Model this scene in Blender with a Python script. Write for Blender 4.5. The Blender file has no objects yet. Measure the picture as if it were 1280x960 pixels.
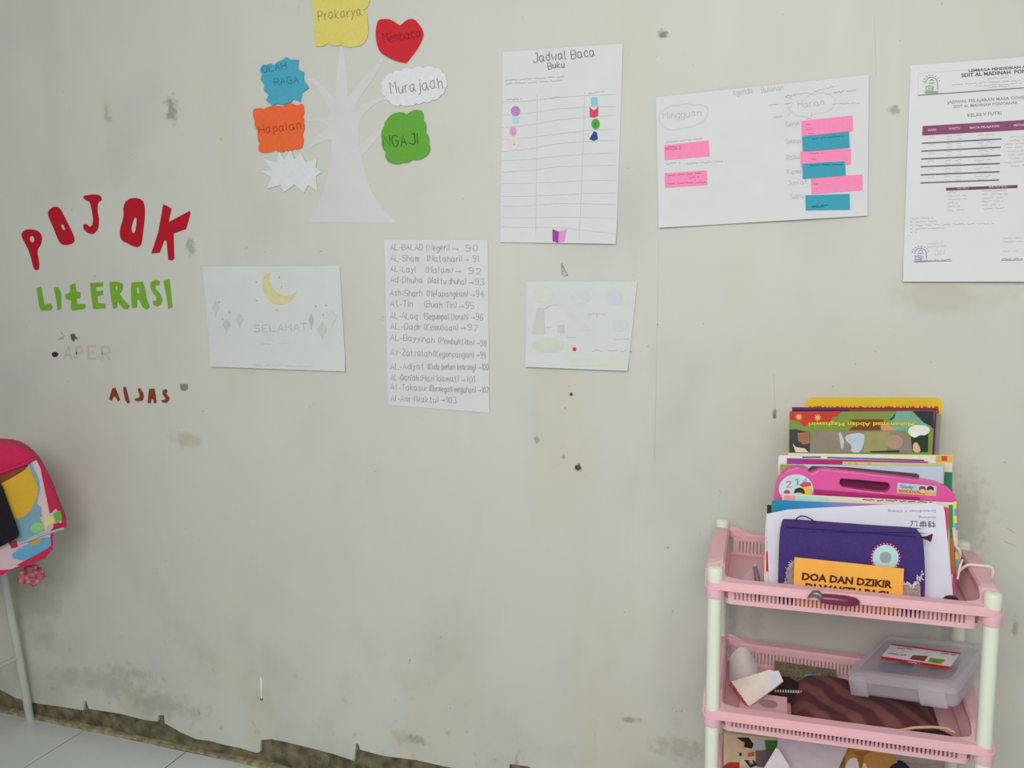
import bpy, bmesh, math, random
from mathutils import Vector, Matrix
random.seed(7)
C = bpy.context.scene.collection
SC = bpy.context.scene
# ------------------------------------------------------------------ camera
F, YAW, PITCH, ROLL, CD, CH = 1023.157, 0.330797, 0.117857, -0.009606, 1.429065, 1.04897
fw = Vector((-math.sin(YAW)*math.cos(PITCH), math.cos(YAW)*math.cos(PITCH), -math.sin(PITCH)))
r0 = Vector((math.cos(YAW), math.sin(YAW), 0)); u0 = r0.cross(fw)
cr, sr = math.cos(ROLL), math.sin(ROLL)
RT = r0*cr + u0*sr; UP = u0*cr - r0*sr
CAM = Vector((0, -CD, CH))
cd = bpy.data.cameras.new('camera'); co = bpy.data.objects.new('camera', cd); C.objects.link(co)
co.matrix_world = Matrix(((RT.x, UP.x, -fw.x, CAM.x), (RT.y, UP.y, -fw.y, CAM.y), (RT.z, UP.z, -fw.z, CAM.z), (0, 0, 0, 1)))
cd.sensor_width = 36; cd.lens = F/1280*36; cd.clip_start = .05
SC.camera = co
# ------------------------------------------------------------------ light
SC.view_settings.view_transform = 'Standard'; SC.view_settings.look = 'None'
SC.view_settings.gamma = 1; SC.view_settings.exposure = 0
w = bpy.data.worlds.new('world'); SC.world = w; w.use_nodes = True
w.node_tree.nodes['Background'].inputs[0].default_value = (.95, 1.0, .97, 1)
w.node_tree.nodes['Background'].inputs[1].default_value = .37
def area(name, loc, target, sx, sy, power, col):
    l = bpy.data.lights.new(name, 'AREA'); l.shape = 'RECTANGLE'; l.size = sx; l.size_y = sy; l.energy = power; l.color = col
    o = bpy.data.objects.new(name, l); C.objects.link(o); o.location = loc
    o.rotation_euler = (Vector(target)-Vector(loc)).to_track_quat('-Z', 'Y').to_euler(); return o
area('window_daylight', (-.10, -2.1, 1.62), (-.02, 0, .95), 1.5, 1.0, 32, (1.0, .985, .955))

# ------------------------------------------------------------------ helpers
def lin(c): c /= 255; return c/12.92 if c <= .04045 else ((c+.055)/1.055)**2.4
K = .88
def A(r, g, b): return tuple(min(.92, lin(x)/K) for x in (r, g, b))
def mat(name, rgb, rough=.75, var=.06, bump=0, scale=60, metal=0, spec=.3):
    m = bpy.data.materials.new(name); m.use_nodes = True; nt = m.node_tree; N = nt.nodes; L = nt.links
    b = N['Principled BSDF']; b.inputs['Roughness'].default_value = rough; b.inputs['Metallic'].default_value = metal
    b.inputs['Specular IOR Level'].default_value = spec
    a = A(*rgb)
    tc = N.new('ShaderNodeNewGeometry'); nz = N.new('ShaderNodeTexNoise'); nz.inputs['Scale'].default_value = scale; nz.inputs['Detail'].default_value = 3
    L.new(tc.outputs['Position'], nz.inputs['Vector'])
    rp = N.new('ShaderNodeValToRGB'); e = rp.color_ramp.elements
    e[0].position = .3; e[1].position = .7
    e[0].color = (*[x*(1-var) for x in a], 1); e[1].color = (*[min(.95, x*(1+var)) for x in a], 1)
    L.new(nz.outputs['Fac'], rp.inputs['Fac']); L.new(rp.outputs['Color'], b.inputs['Base Color'])
    if bump:
        bp = N.new('ShaderNodeBump'); bp.inputs['Strength'].default_value = bump; bp.inputs['Distance'].default_value = .002
        L.new(nz.outputs['Fac'], bp.inputs['Height']); L.new(bp.outputs['Normal'], b.inputs['Normal'])
    return m
_mc = {}
def M(rgb, rough=.8, **k):
    key = (rgb, rough, tuple(sorted(k.items())))
    if key not in _mc: _mc[key] = mat('paint_%d_%d_%d' % rgb, rgb, rough, **k)
    return _mc[key]
def ray(px, py): return fw + RT*((px-640)/F) + UP*((480-py)/F)
def W(px, py, y=0.0):
    d = ray(px, py); return CAM + d*((y-CAM.y)/d.y)
def Zp(px, py, z):
    d = ray(px, py); return CAM + d*((z-CAM.z)/d.z)
def plane(P0, n):
    P0 = Vector(P0); n = Vector(n).normalized()
    def f(px, py, o=0.0):
        d = ray(px, py); Q = P0 + n*o
        return CAM + d*((Q-CAM).dot(n)/d.dot(n))
    f.n = n; return f
def wallmap(base=0.0, disp=None):
    def f(px, py, o=0.0):
        p = W(px, py, 0.0); p.y = -(base + o + (disp(p.x, p.z) if disp else 0)); return p
    f.n = Vector((0, -1, 0)); return f
WL = {}
def setloc(o, org, parent):
    WL[o] = Vector(org)
    if parent is not None:
        o.parent = parent; o.location = Vector(org)-WL[parent]
    else: o.location = org
def obj(name, verts, faces, m, parent=None, smooth=False, org=None, kind=None):
    vs = [Vector(v) for v in verts]
    if org is None:
        lo = [min(v[i] for v in vs) for i in range(3)]; hi = [max(v[i] for v in vs) for i in range(3)]
        org = Vector(((lo[0]+hi[0])/2, (lo[1]+hi[1])/2, lo[2]))
    me = bpy.data.meshes.new(name); me.from_pydata([v-Vector(org) for v in vs], [], faces); me.validate()
    bm = bmesh.new(); bm.from_mesh(me); bmesh.ops.recalc_face_normals(bm, faces=bm.faces)
    for f in bm.faces: f.smooth = smooth
    if smooth:
        for ed in bm.edges:
            if len(ed.link_faces) != 2 or ed.calc_face_angle(0) > .9: ed.smooth = False
    bm.to_mesh(me); bm.free()
    me.materials.append(m)
    o = bpy.data.objects.new(name, me); C.objects.link(o); setloc(o, org, parent)
    if kind: o['kind'] = kind
    return o
def tag(o, label=None, cat=None, group=None, kind=None):
    if label: o['label'] = label
    if cat: o['category'] = cat
    if group: o['group'] = group
    if kind: o['kind'] = kind
    return o
def empty(name, loc, label, cat, group=None):
    o = bpy.data.objects.new(name, None); C.objects.link(o); o.empty_display_size = .05
    setloc(o, Vector(loc), None); return tag(o, label, cat, group)
def share(o, loc, parent):
    c = o.copy(); C.objects.link(c); setloc(c, Vector(loc), parent); return c
class MB:
    def __init__(s): s.v = []; s.f = []
    def add(s, vs, fs):
        n = len(s.v); s.v += [Vector(v) for v in vs]; s.f += [tuple(i+n for i in f) for f in fs]
    def hexa(s, p):   # 8 points: bottom 4, top 4
        s.add(p, [(0, 3, 2, 1), (4, 5, 6, 7), (0, 1, 5, 4), (1, 2, 6, 5), (2, 3, 7, 6), (3, 0, 4, 7)])
    def box(s, a, b):
        x0, y0, z0 = a; x1, y1, z1 = b
        s.hexa([(x0, y0, z0), (x1, y0, z0), (x1, y1, z0), (x0, y1, z0), (x0, y0, z1), (x1, y0, z1), (x1, y1, z1), (x0, y1, z1)])
    def tube(s, pts, r, n=8):
        pts = [Vector(p) for p in pts]; rings = []
        t0 = (pts[1]-pts[0]).normalized(); a = t0.orthogonal().normalized()
        for i, p in enumerate(pts):
            t = (pts[min(i+1, len(pts)-1)]-pts[max(i-1, 0)]).normalized()
            a = (a - t*a.dot(t)).normalized(); b = t.cross(a)
            rr = r[i] if isinstance(r, (list, tuple)) else r
            rings.append([p + a*(rr*math.cos(2*math.pi*k/n)) + b*(rr*math.sin(2*math.pi*k/n)) for k in range(n)])
        vs = [v for R in rings for v in R]; fs = []
        for i in range(len(rings)-1):
            for k in range(n): fs.append((i*n+k, i*n+(k+1) % n, (i+1)*n+(k+1) % n, (i+1)*n+k))
        fs.append(tuple(range(n))); fs.append(tuple((len(rings)-1)*n+k for k in range(n)))
        s.add(vs, fs)
    def lathe(s, c, prof, n=24):
        vs = []; fs = []
        for r, z in prof:
            for k in range(n): vs.append((c[0]+r*math.cos(2*math.pi*k/n), c[1]+r*math.sin(2*math.pi*k/n), c[2]+z))
        for i in range(len(prof)-1):
            for k in range(n): fs.append((i*n+k, i*n+(k+1) % n, (i+1)*n+(k+1) % n, (i+1)*n+k))
        fs.append(tuple(range(n))); fs.append(tuple((len(prof)-1)*n+k for k in range(n)))
        s.add(vs, fs)
    def loops(s, rings, cap=True):
        n = len(rings[0]); vs = [v for R in rings for v in R]; fs = []
        for i in range(len(rings)-1):
            for k in range(n): fs.append((i*n+k, i*n+(k+1) % n, (i+1)*n+(k+1) % n, (i+1)*n+k))
        if cap: fs.append(tuple(range(n))); fs.append(tuple((len(rings)-1)*n+k for k in range(n)))
        s.add(vs, fs)
    def build(s, name, m, parent=None, smooth=False, org=None, kind=None): return obj(name, s.v, s.f, m, parent, smooth, org, kind)
def curve_mesh(loops, ext=.5):
    cu = bpy.data.curves.new('c', 'CURVE'); cu.dimensions = '2D'; cu.fill_mode = 'BOTH'; cu.extrude = ext
    for lp in loops:
        sp = cu.splines.new('POLY'); sp.points.add(len(lp)-1); sp.use_cyclic_u = True
        for p, q in zip(sp.points, lp): p.co = (q[0], q[1], 0, 1)
    o = bpy.data.objects.new('c', cu); me = bpy.data.meshes.new_from_object(o)
    bpy.data.objects.remove(o); bpy.data.curves.remove(cu)
    v = [tuple(x.co) for x in me.vertices]; f = [tuple(p.vertices) for p in me.polygons]
    bpy.data.meshes.remove(me); return v, f
def weld(v, f):
    ix = {}; nv = []; mp = []
    for x in v:
        k = tuple(round(c, 3) for c in x)
        if k not in ix: ix[k] = len(nv); nv.append(x)
        mp.append(ix[k])
    nf = []
    for p in f:
        q = []
        for i in p:
            if mp[i] not in q: q.append(mp[i])
        if len(q) > 2: nf.append(tuple(q))
    return nv, nf
def plate(name, loops, mp, th, m, parent=None, o=0.0, smooth=False, kind=None, bevel=0):
    """a flat cut-out: photo outline laid on a real plane, given thickness th behind its face"""
    if not isinstance(loops[0][0], (tuple, list)): loops = [loops]
    v, f = weld(*curve_mesh(loops))
    n = mp.n; vs = [mp(x, y, o) - n*(0 if z > 0 else th) for x, y, z in v]
    ob = obj(name, vs, f, m, parent, smooth, kind=kind)
    if bevel:
        md = ob.modifiers.new('bevel', 'BEVEL'); md.width = bevel; md.segments = 3; md.limit_method = 'ANGLE'; md.angle_limit = .8
    return ob
def smooth_loop(pts, it=1):
    for _ in range(it):
        q = []
        for i, p in enumerate(pts):
            b = pts[(i+1) % len(pts)]
            q += [(p[0]*.75+b[0]*.25, p[1]*.75+b[1]*.25), (p[0]*.25+b[0]*.75, p[1]*.25+b[1]*.75)]
        pts = q
    return pts
def scallop(pts, k=.22, n=5):
    a = sum(pts[i][0]*pts[(i+1) % len(pts)][1]-pts[(i+1) % len(pts)][0]*pts[i][1] for i in range(len(pts)))
    s = 1 if a > 0 else -1; out = []
    for i, p in enumerate(pts):
        b = pts[(i+1) % len(pts)]; dx, dy = b[0]-p[0], b[1]-p[1]
        for j in range(n):
            t = j/n; h = k*4*t*(1-t); out.append((p[0]+dx*t+s*dy*h, p[1]+dy*t-s*dx*h))
    return out
def cv(pts, x0, y0, s): return [(x0+x*s, y0+y*s) for x, y in pts]
def rrect(x0, y0, x1, y1, r, n=5):
    out = []
    for cx, cy, a0 in ((x1-r, y0+r, -90), (x1-r, y1-r, 0), (x0+r, y1-r, 90), (x0+r, y0+r, 180)):
        for i in range(n+1):
            a = math.radians(a0+90*i/n); out.append((cx+r*math.cos(a), cy+r*math.sin(a)))
    return out
def ell(cx, cy, rx, ry, n=20): return [(cx+rx*math.cos(2*math.pi*k/n), cy+ry*math.sin(2*math.pi*k/n)) for k in range(n)]
def gridsheet(name, q, mp, th, m, parent=None, nu=14, nv=18, corner=None):
    """a sheet of paper TL TR BR BL that follows its own curl"""
    vs = []; fs = []
    def P(s, t): return [(q[0][i]*(1-s)+q[1][i]*s)*(1-t)+(q[3][i]*(1-s)+q[2][i]*s)*t for i in (0, 1)]
    for back in (0, 1):
        for j in range(nv+1):
            for i in range(nu+1): vs.append(mp(*P(i/nu, j/nv)) - mp.n*(th*back))
    k = (nu+1)*(nv+1); I = lambda b, i, j: b*k+j*(nu+1)+i
    for j in range(nv):
        for i in range(nu):
            fs.append((I(0, i, j), I(0, i+1, j), I(0, i+1, j+1), I(0, i, j+1))); fs.append((I(1, i, j), I(1, i, j+1), I(1, i+1, j+1), I(1, i+1, j)))
    for i in range(nu):
        fs.append((I(0, i, 0), I(0, i+1, 0), I(1, i+1, 0), I(1, i, 0))); fs.append((I(0, i, nv), I(0, i+1, nv), I(1, i+1, nv), I(1, i, nv)))
    for j in range(nv):
        fs.append((I(0, 0, j), I(0, 0, j+1), I(1, 0, j+1), I(1, 0, j))); fs.append((I(0, nu, j), I(0, nu, j+1), I(1, nu, j+1), I(1, nu, j)))
    return obj(name, vs, fs, m, parent, True)
# ---- writing
G = {}
for ln in """A 02 28 42;14 34|B 02 08 38 46 35 05;35 44 43 32 02|C 47 38 18 06 04 12 32 43|D 02 08 28 46 44 22 02|E 48 08 02 42;05 35|F 48 08 02;05 35
G 47 38 18 06 04 12 32 43 45 25|H 02 08;42 48;05 45|I 22 28|J 48 43 32 12 03;28 48|K 02 08;48 05 42|L 08 02 42|M 02 08 25 48 42|N 02 08 42 48|O 18 06 04 12 32 44 46 38 18
P 02 08 38 47 46 35 05|Q 18 06 04 12 32 44 46 38 18;24 42|R 02 08 38 47 46 35 05;25 42|S 47 38 18 07 06 15 35 44 43 32 12 03|T 08 48;28 22|U 08 03 12 32 43 48|V 08 22 48|W 08 12 26 32 48
Y 08 25 48;25 22|Z 08 48 02 42|a 36 16 05 03 12 22 34;36 33 42|b 08 02;05 16 26 35 33 22 02|c 35 26 16 05 03 12 22 33|d 38 32;35 26 16 05 03 12 22 33|e 04 34 35 26 16 05 03 12 32
f 37 28 17 12;06 26|g 36 31 20 10 01;35 26 16 05 03 12 22 33|h 08 02;05 16 26 35 32|i 12 16;18 17|j 26 21 10 00;28 27|k 08 02;36 04 32|l 18 13 22|m 02 06;05 16 25 22;25 36 45 42
n 02 06;05 16 26 35 32|o 16 05 03 12 22 33 35 26 16|p 06 00;05 16 26 35 33 22 03|q 36 30;35 26 16 05 03 12 22 33|r 02 06;04 16 26|s 35 26 16 05 14 24 33 22 12 03|t 18 13 22 32;06 26
u 06 03 12 22 34;36 32|v 06 12 36|w 06 12 24 32 46|y 06 14 24;36 12 00|z 06 36 02 32|0 18 06 04 12 22 34 36 28 18|1 07 18 12|2 07 18 28 37 36 02 32|3 08 38 25 34 33 22 12 03
4 28 04 34;26 22|5 38 08 05 25 34 33 22 02|6 38 18 05 03 12 22 33 34 25 05|7 08 38 12|8 18 07 06 15 25 34 33 22 12 03 04 15;25 36 37 28 18|9 35 15 06 07 18 28 37 33 22 02
( 28 16 14 22|) 08 16 14 02|- 04 24|> 04 44;35 44 33|: 13 14;16 17|. 12 13|' 18 17|/ 02 38""".replace('\n', '|').split('|'):
    ch, rest = ln[0], ln[2:]
    G[ch] = [[(int(p[0]), int(p[1])-2) for p in st.split()] for st in rest.split(';')]
def handwrite(text, p0, p1, h, jit=.25):
    """polylines, in photo pixels, of a hand-lettered line from p0 to p1"""
    x = 0; raw = []
    for ch in text:
        if ch == ' ': x += 3; continue
        g = G[ch]; wd = max(p[0] for st in g for p in st)
        mn = min(p[0] for st in g for p in st)
        dy = random.uniform(-.4, .4)
        for st in g: raw.append([(x+p[0]-mn+random.uniform(-jit, jit), p[1]+dy+random.uniform(-jit, jit)) for p in st])
        x += wd-mn+1.6
    dx, dy = p1[0]-p0[0], p1[1]-p0[1]; Ln = math.hypot(dx, dy); ux, uy = dx/Ln, dy/Ln; s = Ln/(x-1.6)
    return [[(p0[0]+ux*a*s+uy*b*h/6, p0[1]+uy*a*s-ux*b*h/6) for a, b in st] for st in raw]
def scribble(p0, p1, h, step=1.6):
    """an unreadable line of small writing"""
    out = []; dx, dy = p1[0]-p0[0], p1[1]-p0[1]; Ln = math.hypot(dx, dy); t = 0
    while t < Ln:
        wl = min(random.uniform(7, 16), Ln-t); n = max(3, int(wl/step)); st = []
        for i in range(n+1):
            a = t+wl*i/n; st.append((p0[0]+dx*a/Ln, p0[1]+dy*a/Ln+random.uniform(-h/2, h/2)))
        out.append(st); t += wl+2.5
    return out
def ink(name, strokes, mp, wpx, m, parent, o=.0004, label=None):
    mb = MB()
    for si, st in enumerate(strokes):
        o_ = o+(si % 5)*.00003; pts = []
        for a, b in zip(st, st[1:]):
            n = max(1, int(math.hypot(b[0]-a[0], b[1]-a[1])/9))
            pts += [(a[0]+(b[0]-a[0])*i/n, a[1]+(b[1]-a[1])*i/n) for i in range(n)]
        pts.append(st[-1]); vs = []
        for i, p in enumerate(pts):
            q0 = pts[max(0, i-1)]; q1 = pts[min(len(pts)-1, i+1)]
            dx, dy = q1[0]-q0[0], q1[1]-q0[1]; L = math.hypot(dx, dy) or 1
            nx, ny = -dy/L*wpx/2, dx/L*wpx/2
            vs += [mp(p[0]+nx, p[1]+ny, o_), mp(p[0]-nx, p[1]-ny, o_)]
        mb.add(vs, [(2*i, 2*i+1, 2*i+3, 2*i+2) for i in range(len(pts)-1)])
    ob = mb.build(name, m, parent, kind='stuff' if len(strokes) > 1 else None)
    if label: ob['label'] = label
    return ob
def printed(name, lines, mp, m, parent, o=.0004, bold=.02):
    """flat type: (text, p0, p1, cap height) with p0, p1 the ends of the baseline in photo pixels"""
    mb = MB()
    for text, p0, p1, h in lines:
        cu = bpy.data.curves.new('t', 'FONT'); cu.body = text; cu.resolution_u = 2; cu.offset = bold
        ob = bpy.data.objects.new('t', cu); me = bpy.data.meshes.new_from_object(ob)
        xs = [v.co.x for v in me.vertices]; x0, x1 = min(xs), max(xs); y1 = .69
        dx, dy = p1[0]-p0[0], p1[1]-p0[1]; L = math.hypot(dx, dy); ux, uy = dx/L, dy/L
        vs = []
        for v in me.vertices:
            a = (v.co.x-x0)/(x1-x0)*L; b = v.co.y/y1*h
            vs.append(mp(p0[0]+ux*a+uy*b, p0[1]+uy*a-ux*b, o))
        mb.add(vs, [tuple(p.vertices) for p in me.polygons])
        bpy.data.objects.remove(ob); bpy.data.meshes.remove(me); bpy.data.curves.remove(cu)
    return mb.build(name, m, parent, kind='stuff')

# ------------------------------------------------------------------ setting: wall, floor
def wall_material():
    m = bpy.data.materials.new('old_painted_plaster'); m.use_nodes = True; nt = m.node_tree; N = nt.nodes; L = nt.links
    b = N['Principled BSDF']; b.inputs['Roughness'].default_value = .62; b.inputs['Specular IOR Level'].default_value = .25
    geo = N.new('ShaderNodeNewGeometry')
    def noise(scale, det, vec=(1, 1, 1), off=0):
        mp_ = N.new('ShaderNodeMapping'); mp_.inputs['Scale'].default_value = vec; mp_.inputs['Location'].default_value = (off, off*.7, off*1.3)
        L.new(geo.outputs['Position'], mp_.inputs['Vector'])
        n = N.new('ShaderNodeTexNoise'); n.inputs['Scale'].default_value = scale; n.inputs['Detail'].default_value = det
        L.new(mp_.outputs[0], n.inputs['Vector']); return n.outputs['Fac']
    def rng(x, a, c, lo=0, hi=1):
        r = N.new('ShaderNodeMapRange'); r.interpolation_type = 'SMOOTHSTEP'
        for i, val in zip((1, 2, 3, 4), (a, c, lo, hi)): r.inputs[i].default_value = val
        L.new(x, r.inputs[0]); return r.outputs[0]
    def mul(x, y):
        n = N.new('ShaderNodeMath'); n.operation = 'MULTIPLY'; L.new(x, n.inputs[0])
        if isinstance(y, (int, float)): n.inputs[1].default_value = y
        else: L.new(y, n.inputs[1])
        return n.outputs[0]
    col = N.new('ShaderNodeRGB'); col.outputs[0].default_value = (*A(192, 192, 185), 1); cur = col.outputs[0]
    def over(fac, rgb):
        nonlocal cur
        x = N.new('ShaderNodeMix'); x.data_type = 'RGBA'; L.new(fac, x.inputs[0]); L.new(cur, x.inputs[6]); x.inputs[7].default_value = (*A(*rgb), 1); cur = x.outputs[2]
    over(rng(noise(3.2, 2), .42, .68, 0, .55), (195, 197, 188))
    over(rng(noise(6, 3, (1, 1, .35), 4), .5, .75, 0, .45), (189, 185, 165))
    over(rng(noise(5, 3, (1, 1, .8), 11), .52, .8, 0, .6), (178, 181, 178))
    over(rng(noise(16, 3, (1, 1, .12), 23), .58, .8, 0, .35), (201, 200, 193))
    over(rng(noise(75, 2, (1, 1, 1), 31), .755, .80, 0, .55), (128, 124, 110))
    sep = N.new('ShaderNodeSeparateXYZ'); L.new(geo.outputs['Position'], sep.inputs[0])
    low = rng(sep.outputs['Z'], .62, .05)
    over(mul(low, rng(noise(7, 5, (1, 1, .8), 50), .45, .8, 0, .5)), (150, 152, 134))
    over(mul(rng(sep.outputs['Z'], .34, .06), rng(noise(38, 4, (1, 1, .8), 57), .62, .76, 0, .5)), (120, 117, 102))
    # single marks, some of them painted shade: (px, py, rx m, rz m, strength, colour, grain)
    for px, py, rx, rz, s, rgb, gr in [(214, 137, .022, .034, .75, (128, 131, 122), 70), (134, 143, .014, .026, .5, (140, 140, 132), 70), (238, 308, .016, .024, .65, (140, 141, 134), 90),
                                       (671, 549, .006, .012, .6, (120, 120, 108), 80), (722, 584, .009, .01, .95, (70, 68, 58), 60), (714, 493, .004, .005, .9, (80, 78, 68), 60),
                                       (829, 43, .011, .009, .85, (110, 110, 100), 120), (1118, 138, .009, .007, .7, (140, 138, 128), 90), (705, 571, .004, .005, .6, (120, 118, 106), 60),
                                       (232, 548, .05, .02, .45, (158, 150, 122), 30), (930, 770, .05, .05, .35, (150, 140, 124), 40), (520, 925, .03, .012, .45, (120, 116, 100), 80),  # middle mark paints the rack's shade on the wall behind it
                                       (500, 922, .02, .02, .8, (176, 170, 142), 60), (120, 850, .16, .04, .3, (132, 130, 108), 26), (160, 840, .1, .02, .25, (112, 112, 96), 60),
                                       (1185, 372, .09, .03, .35, (165, 160, 140), 20), (1200, 650, .05, .09, .35, (150, 146, 132), 70), (200, 880, .16, .035, .3, (120, 118, 100), 40),  # first mark paints the shadow beneath the printed timetable
                                       (40, 740, .10, .18, .4, (140, 144, 128), 14), (968, 518, .004, .012, .8, (120, 122, 118), 60), (788, 900, .02, .01, .6, (130, 126, 112), 80),
                                       (850, 935, .07, .025, .35, (134, 128, 106), 60), (1268, 785, .006, .02, .6, (120, 116, 104), 90)]:
        c = W(px, py)
        d = N.new('ShaderNodeVectorMath'); d.operation = 'SUBTRACT'; L.new(geo.outputs['Position'], d.inputs[0]); d.inputs[1].default_value = c
        e = N.new('ShaderNodeVectorMath'); e.operation = 'MULTIPLY'; L.new(d.outputs[0], e.inputs[0]); e.inputs[1].default_value = (1/rx, 0, 1/rz)
        ln = N.new('ShaderNodeVectorMath'); ln.operation = 'LENGTH'; L.new(e.outputs[0], ln.inputs[0])
        nz = noise(gr, 3, (1, 1, 1), px*.13)
        add = N.new('ShaderNodeMath'); add.operation = 'MULTIPLY_ADD'; L.new(nz, add.inputs[0]); add.inputs[1].default_value = 2.2; L.new(ln.outputs['Value'], add.inputs[2])
        over(rng(add.outputs[0], 2.15, 1.35, 0, s), rgb)
    L.new(cur, b.inputs['Base Color'])
    h1 = noise(9, 3, (1, 1, 1), 3); h2 = noise(160, 2, (1, 1, 1), 9)
    hm = N.new('ShaderNodeMath'); hm.operation = 'MULTIPLY_ADD'; L.new(h2, hm.inputs[0]); hm.inputs[1].default_value = .06; L.new(h1, hm.inputs[2])
    bp = N.new('ShaderNodeBump'); bp.inputs['Strength'].default_value = .35; bp.inputs['Distance'].default_value = .006; L.new(hm.outputs[0], bp.inputs['Height']); L.new(bp.outputs[0], b.inputs['Normal'])
    return m
MW = wall_material()
edge_px = [(-160, 835), (-60, 852), (0, 862), (21, 873), (45, 879), (80, 884), (104, 888), (106, 876), (108, 876), (111, 886), (150, 892), (180, 900), (197, 902), (198, 894), (205, 894), (206, 904), (225, 915), (245, 924),
           (262, 926), (280, 931), (300, 935), (320, 941), (325, 940), (326, 925), (340, 924), (360, 928), (380, 933), (400, 938), (415, 942), (430, 947), (443, 951), (445, 929), (448, 930), (450, 937), (480, 945), (520, 950), (555, 958),
           (600, 966), (635, 972), (637, 955), (660, 958), (690, 972), (760, 985), (860, 990), (960, 1010), (1100, 1020), (1300, 1050)]
edge = [(W(*p).x, W(*p).z) for p in edge_px]
poly = [(-4.0, 2.9), (-4.0, edge[0][1])] + edge + [(2.4, edge[-1][1]), (2.4, 2.9)]
v, f = weld(*curve_mesh([[(x*1000, z*1000) for x, z in poly]]))
wall = obj('wall_back', [(x/1000, 0 if z > 0 else .12, y/1000) for x, y, z in v], f, MW, org=(0, 0, 0)); wall['kind'] = 'structure'
mb = MB(); n = 150; ring = []
for i in range(n+1):
    x = -4+6.4*i/n; zt = .22; mb_y = .006+random.uniform(-.002, .002)
    ring.append((x, mb_y, zt))
vs = []
for x, y, zt in ring: vs += [(x, y, -.02), (x, y+random.uniform(-.002, .002), .05), (x, .006, zt), (x, .12, zt), (x, .12, -.02)]
mb.add(vs, [(i*5+k, i*5+(k+1) % 5, (i+1)*5+(k+1) % 5, (i+1)*5+k) for i in range(n) for k in range(5)]+[(0, 1, 2, 3, 4), tuple(n*5+k for k in range(5))])
bb = mb.build('baseboard_back', mat('bare_cement', (104, 98, 76), .95, var=.5, bump=.9, scale=45), kind='structure')
mb = MB(); vs = []
for i in range(n+1):
    x = -4+6.4*i/n; d = .007+random.uniform(-.002, .003); hh = .007+random.uniform(-.004, .003)
    vs += [(x, -d, 0), (x, -d*.7, hh*.7), (x, .004, hh), (x, .01, hh), (x, .01, 0)]
mb.add(vs, [(i*5+k, i*5+(k+1) % 5, (i+1)*5+(k+1) % 5, (i+1)*5+k) for i in range(n) for k in range(5)]+[(0, 1, 2, 3, 4), tuple(n*5+k for k in range(5))])
mb.build('trim_1', mat('old_mortar_edge', (142, 134, 104), .95, var=.4, bump=.6, scale=70), kind='structure')
# floor with single tiles
mb = MB(); mb.box((-4, -4, -.06), (2.4, .1, -.002))
fl = mb.build('floor', mat('tile_grout', (88, 86, 78), .95), org=(0, 0, -.06), kind='structure')
TS = .3; tx0 = -1.587-TS*6
mb = MB(); g = .0016; c = .0014
mb.loops([[(g, g, -.002), (TS-g, g, -.002), (TS-g, TS-g, -.002), (g, TS-g, -.002)], [(g, g, -c), (TS-g, g, -c), (TS-g, TS-g, -c), (g, TS-g, -c)],
          [(g+c, g+c, 0), (TS-g-c, g+c, 0), (TS-g-c, TS-g-c, 0), (g+c, TS-g-c, 0)]])
mt = mat('white_glazed_tile', (198, 204, 202), .28, var=.03, scale=8, spec=.5)
tile0 = None
for j in range(9):
    for i in range(17):
        loc = (tx0+i*TS, -TS*(j+1)-.004, 0)
        if tile0 is None:
            tile0 = mb.build('tile', mt, fl, org=(0, 0, 0)); setloc(tile0, Vector(loc), fl)
        else: share(tile0, loc, fl)
# ridges, drips and blobs that stand out of the paint
wm = wallmap(.0002)
mb = MB()
for pts, r in (([(823, 300), (822, 380), (820, 480), (818, 575)], .0012), ([(967, 468), (968, 500), (969, 522)], .0012), ([(1093, 20), (1094, 60), (1095, 95)], .001)):
    mb.tube([W(*p, .0004) for p in pts], r, 6)
mb.build('plaster_ridge', MW, wall)
mb = MB(); mb.tube([W(326, 846, 0), W(326.5, 852, -.0015), W(327, 868, -.002), W(327, 874, 0)], [.002, .0035, .003, .001], 8)
mb.build('plaster_drip', M((215, 217, 208)), wall, True)
plate('residue_blob', ell(69, 443, 4, 3.2, 12), wm, .001, M((62, 38, 46)), wall, .001)
plate('residue_blob', [(88, 418), (93, 417), (95, 421), (98, 423), (94, 424), (92, 427), (90, 425)], wm, .001, M((88, 92, 84)), wall, .001)
plate('tape_residue', [(225, 480), (235, 480), (235, 486), (231, 489), (226, 487)], wm, .0006, M((128, 129, 120)), wall, .0006)
plate('residue_blob', [(719, 582), (724, 581), (727, 585), (723, 588), (719, 586)], wm, .0012, M((74, 72, 62)), wall, .001)
plate('residue_blob', ell(714, 493, 2, 2, 8), wm, .001, M((80, 78, 68)), wall, .001)
plate('residue_blob', ell(327, 874, 2, 1.6, 8), wm, .001, M((90, 88, 78)), wall, .001)
plate('residue_blob', ell(968, 520, 2, 3, 8), wm, .001, M((120, 122, 118)), wall, .001)
mb = MB(); mb.tube([W(1259, 659, -.0003), W(1268, 665, -.002)], .0012, 6); mb.build('plaster_ridge', MW, wall)
mb = MB(); mb.tube([W(1256, 676, -.0003), W(1270, 681, -.002)], .0012, 6); mb.build('plaster_ridge', MW, wall)
ink('pencil_scribble', [[(702, 330), (703, 344)], [(702, 332), (704, 334), (702, 336), (706, 337), (702, 339), (708, 340), (703, 342), (709, 344)], [(702, 329), (710, 345), (704, 345)]], wm, .8, M((132, 131, 120)), wall)
rl = []
for t, a, b in (('A', (80, 449), (90, 449)), ('P', (95, 449), (103, 449)), ('E', (110, 449.5), (120, 449.5)), ('R', (127, 450), (137, 450))): rl += handwrite(t, a, b, 16, .2)
ink('letter_residue', rl, wm, 2.6, M((184, 177, 170), var=.08, scale=500), wall)
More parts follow.
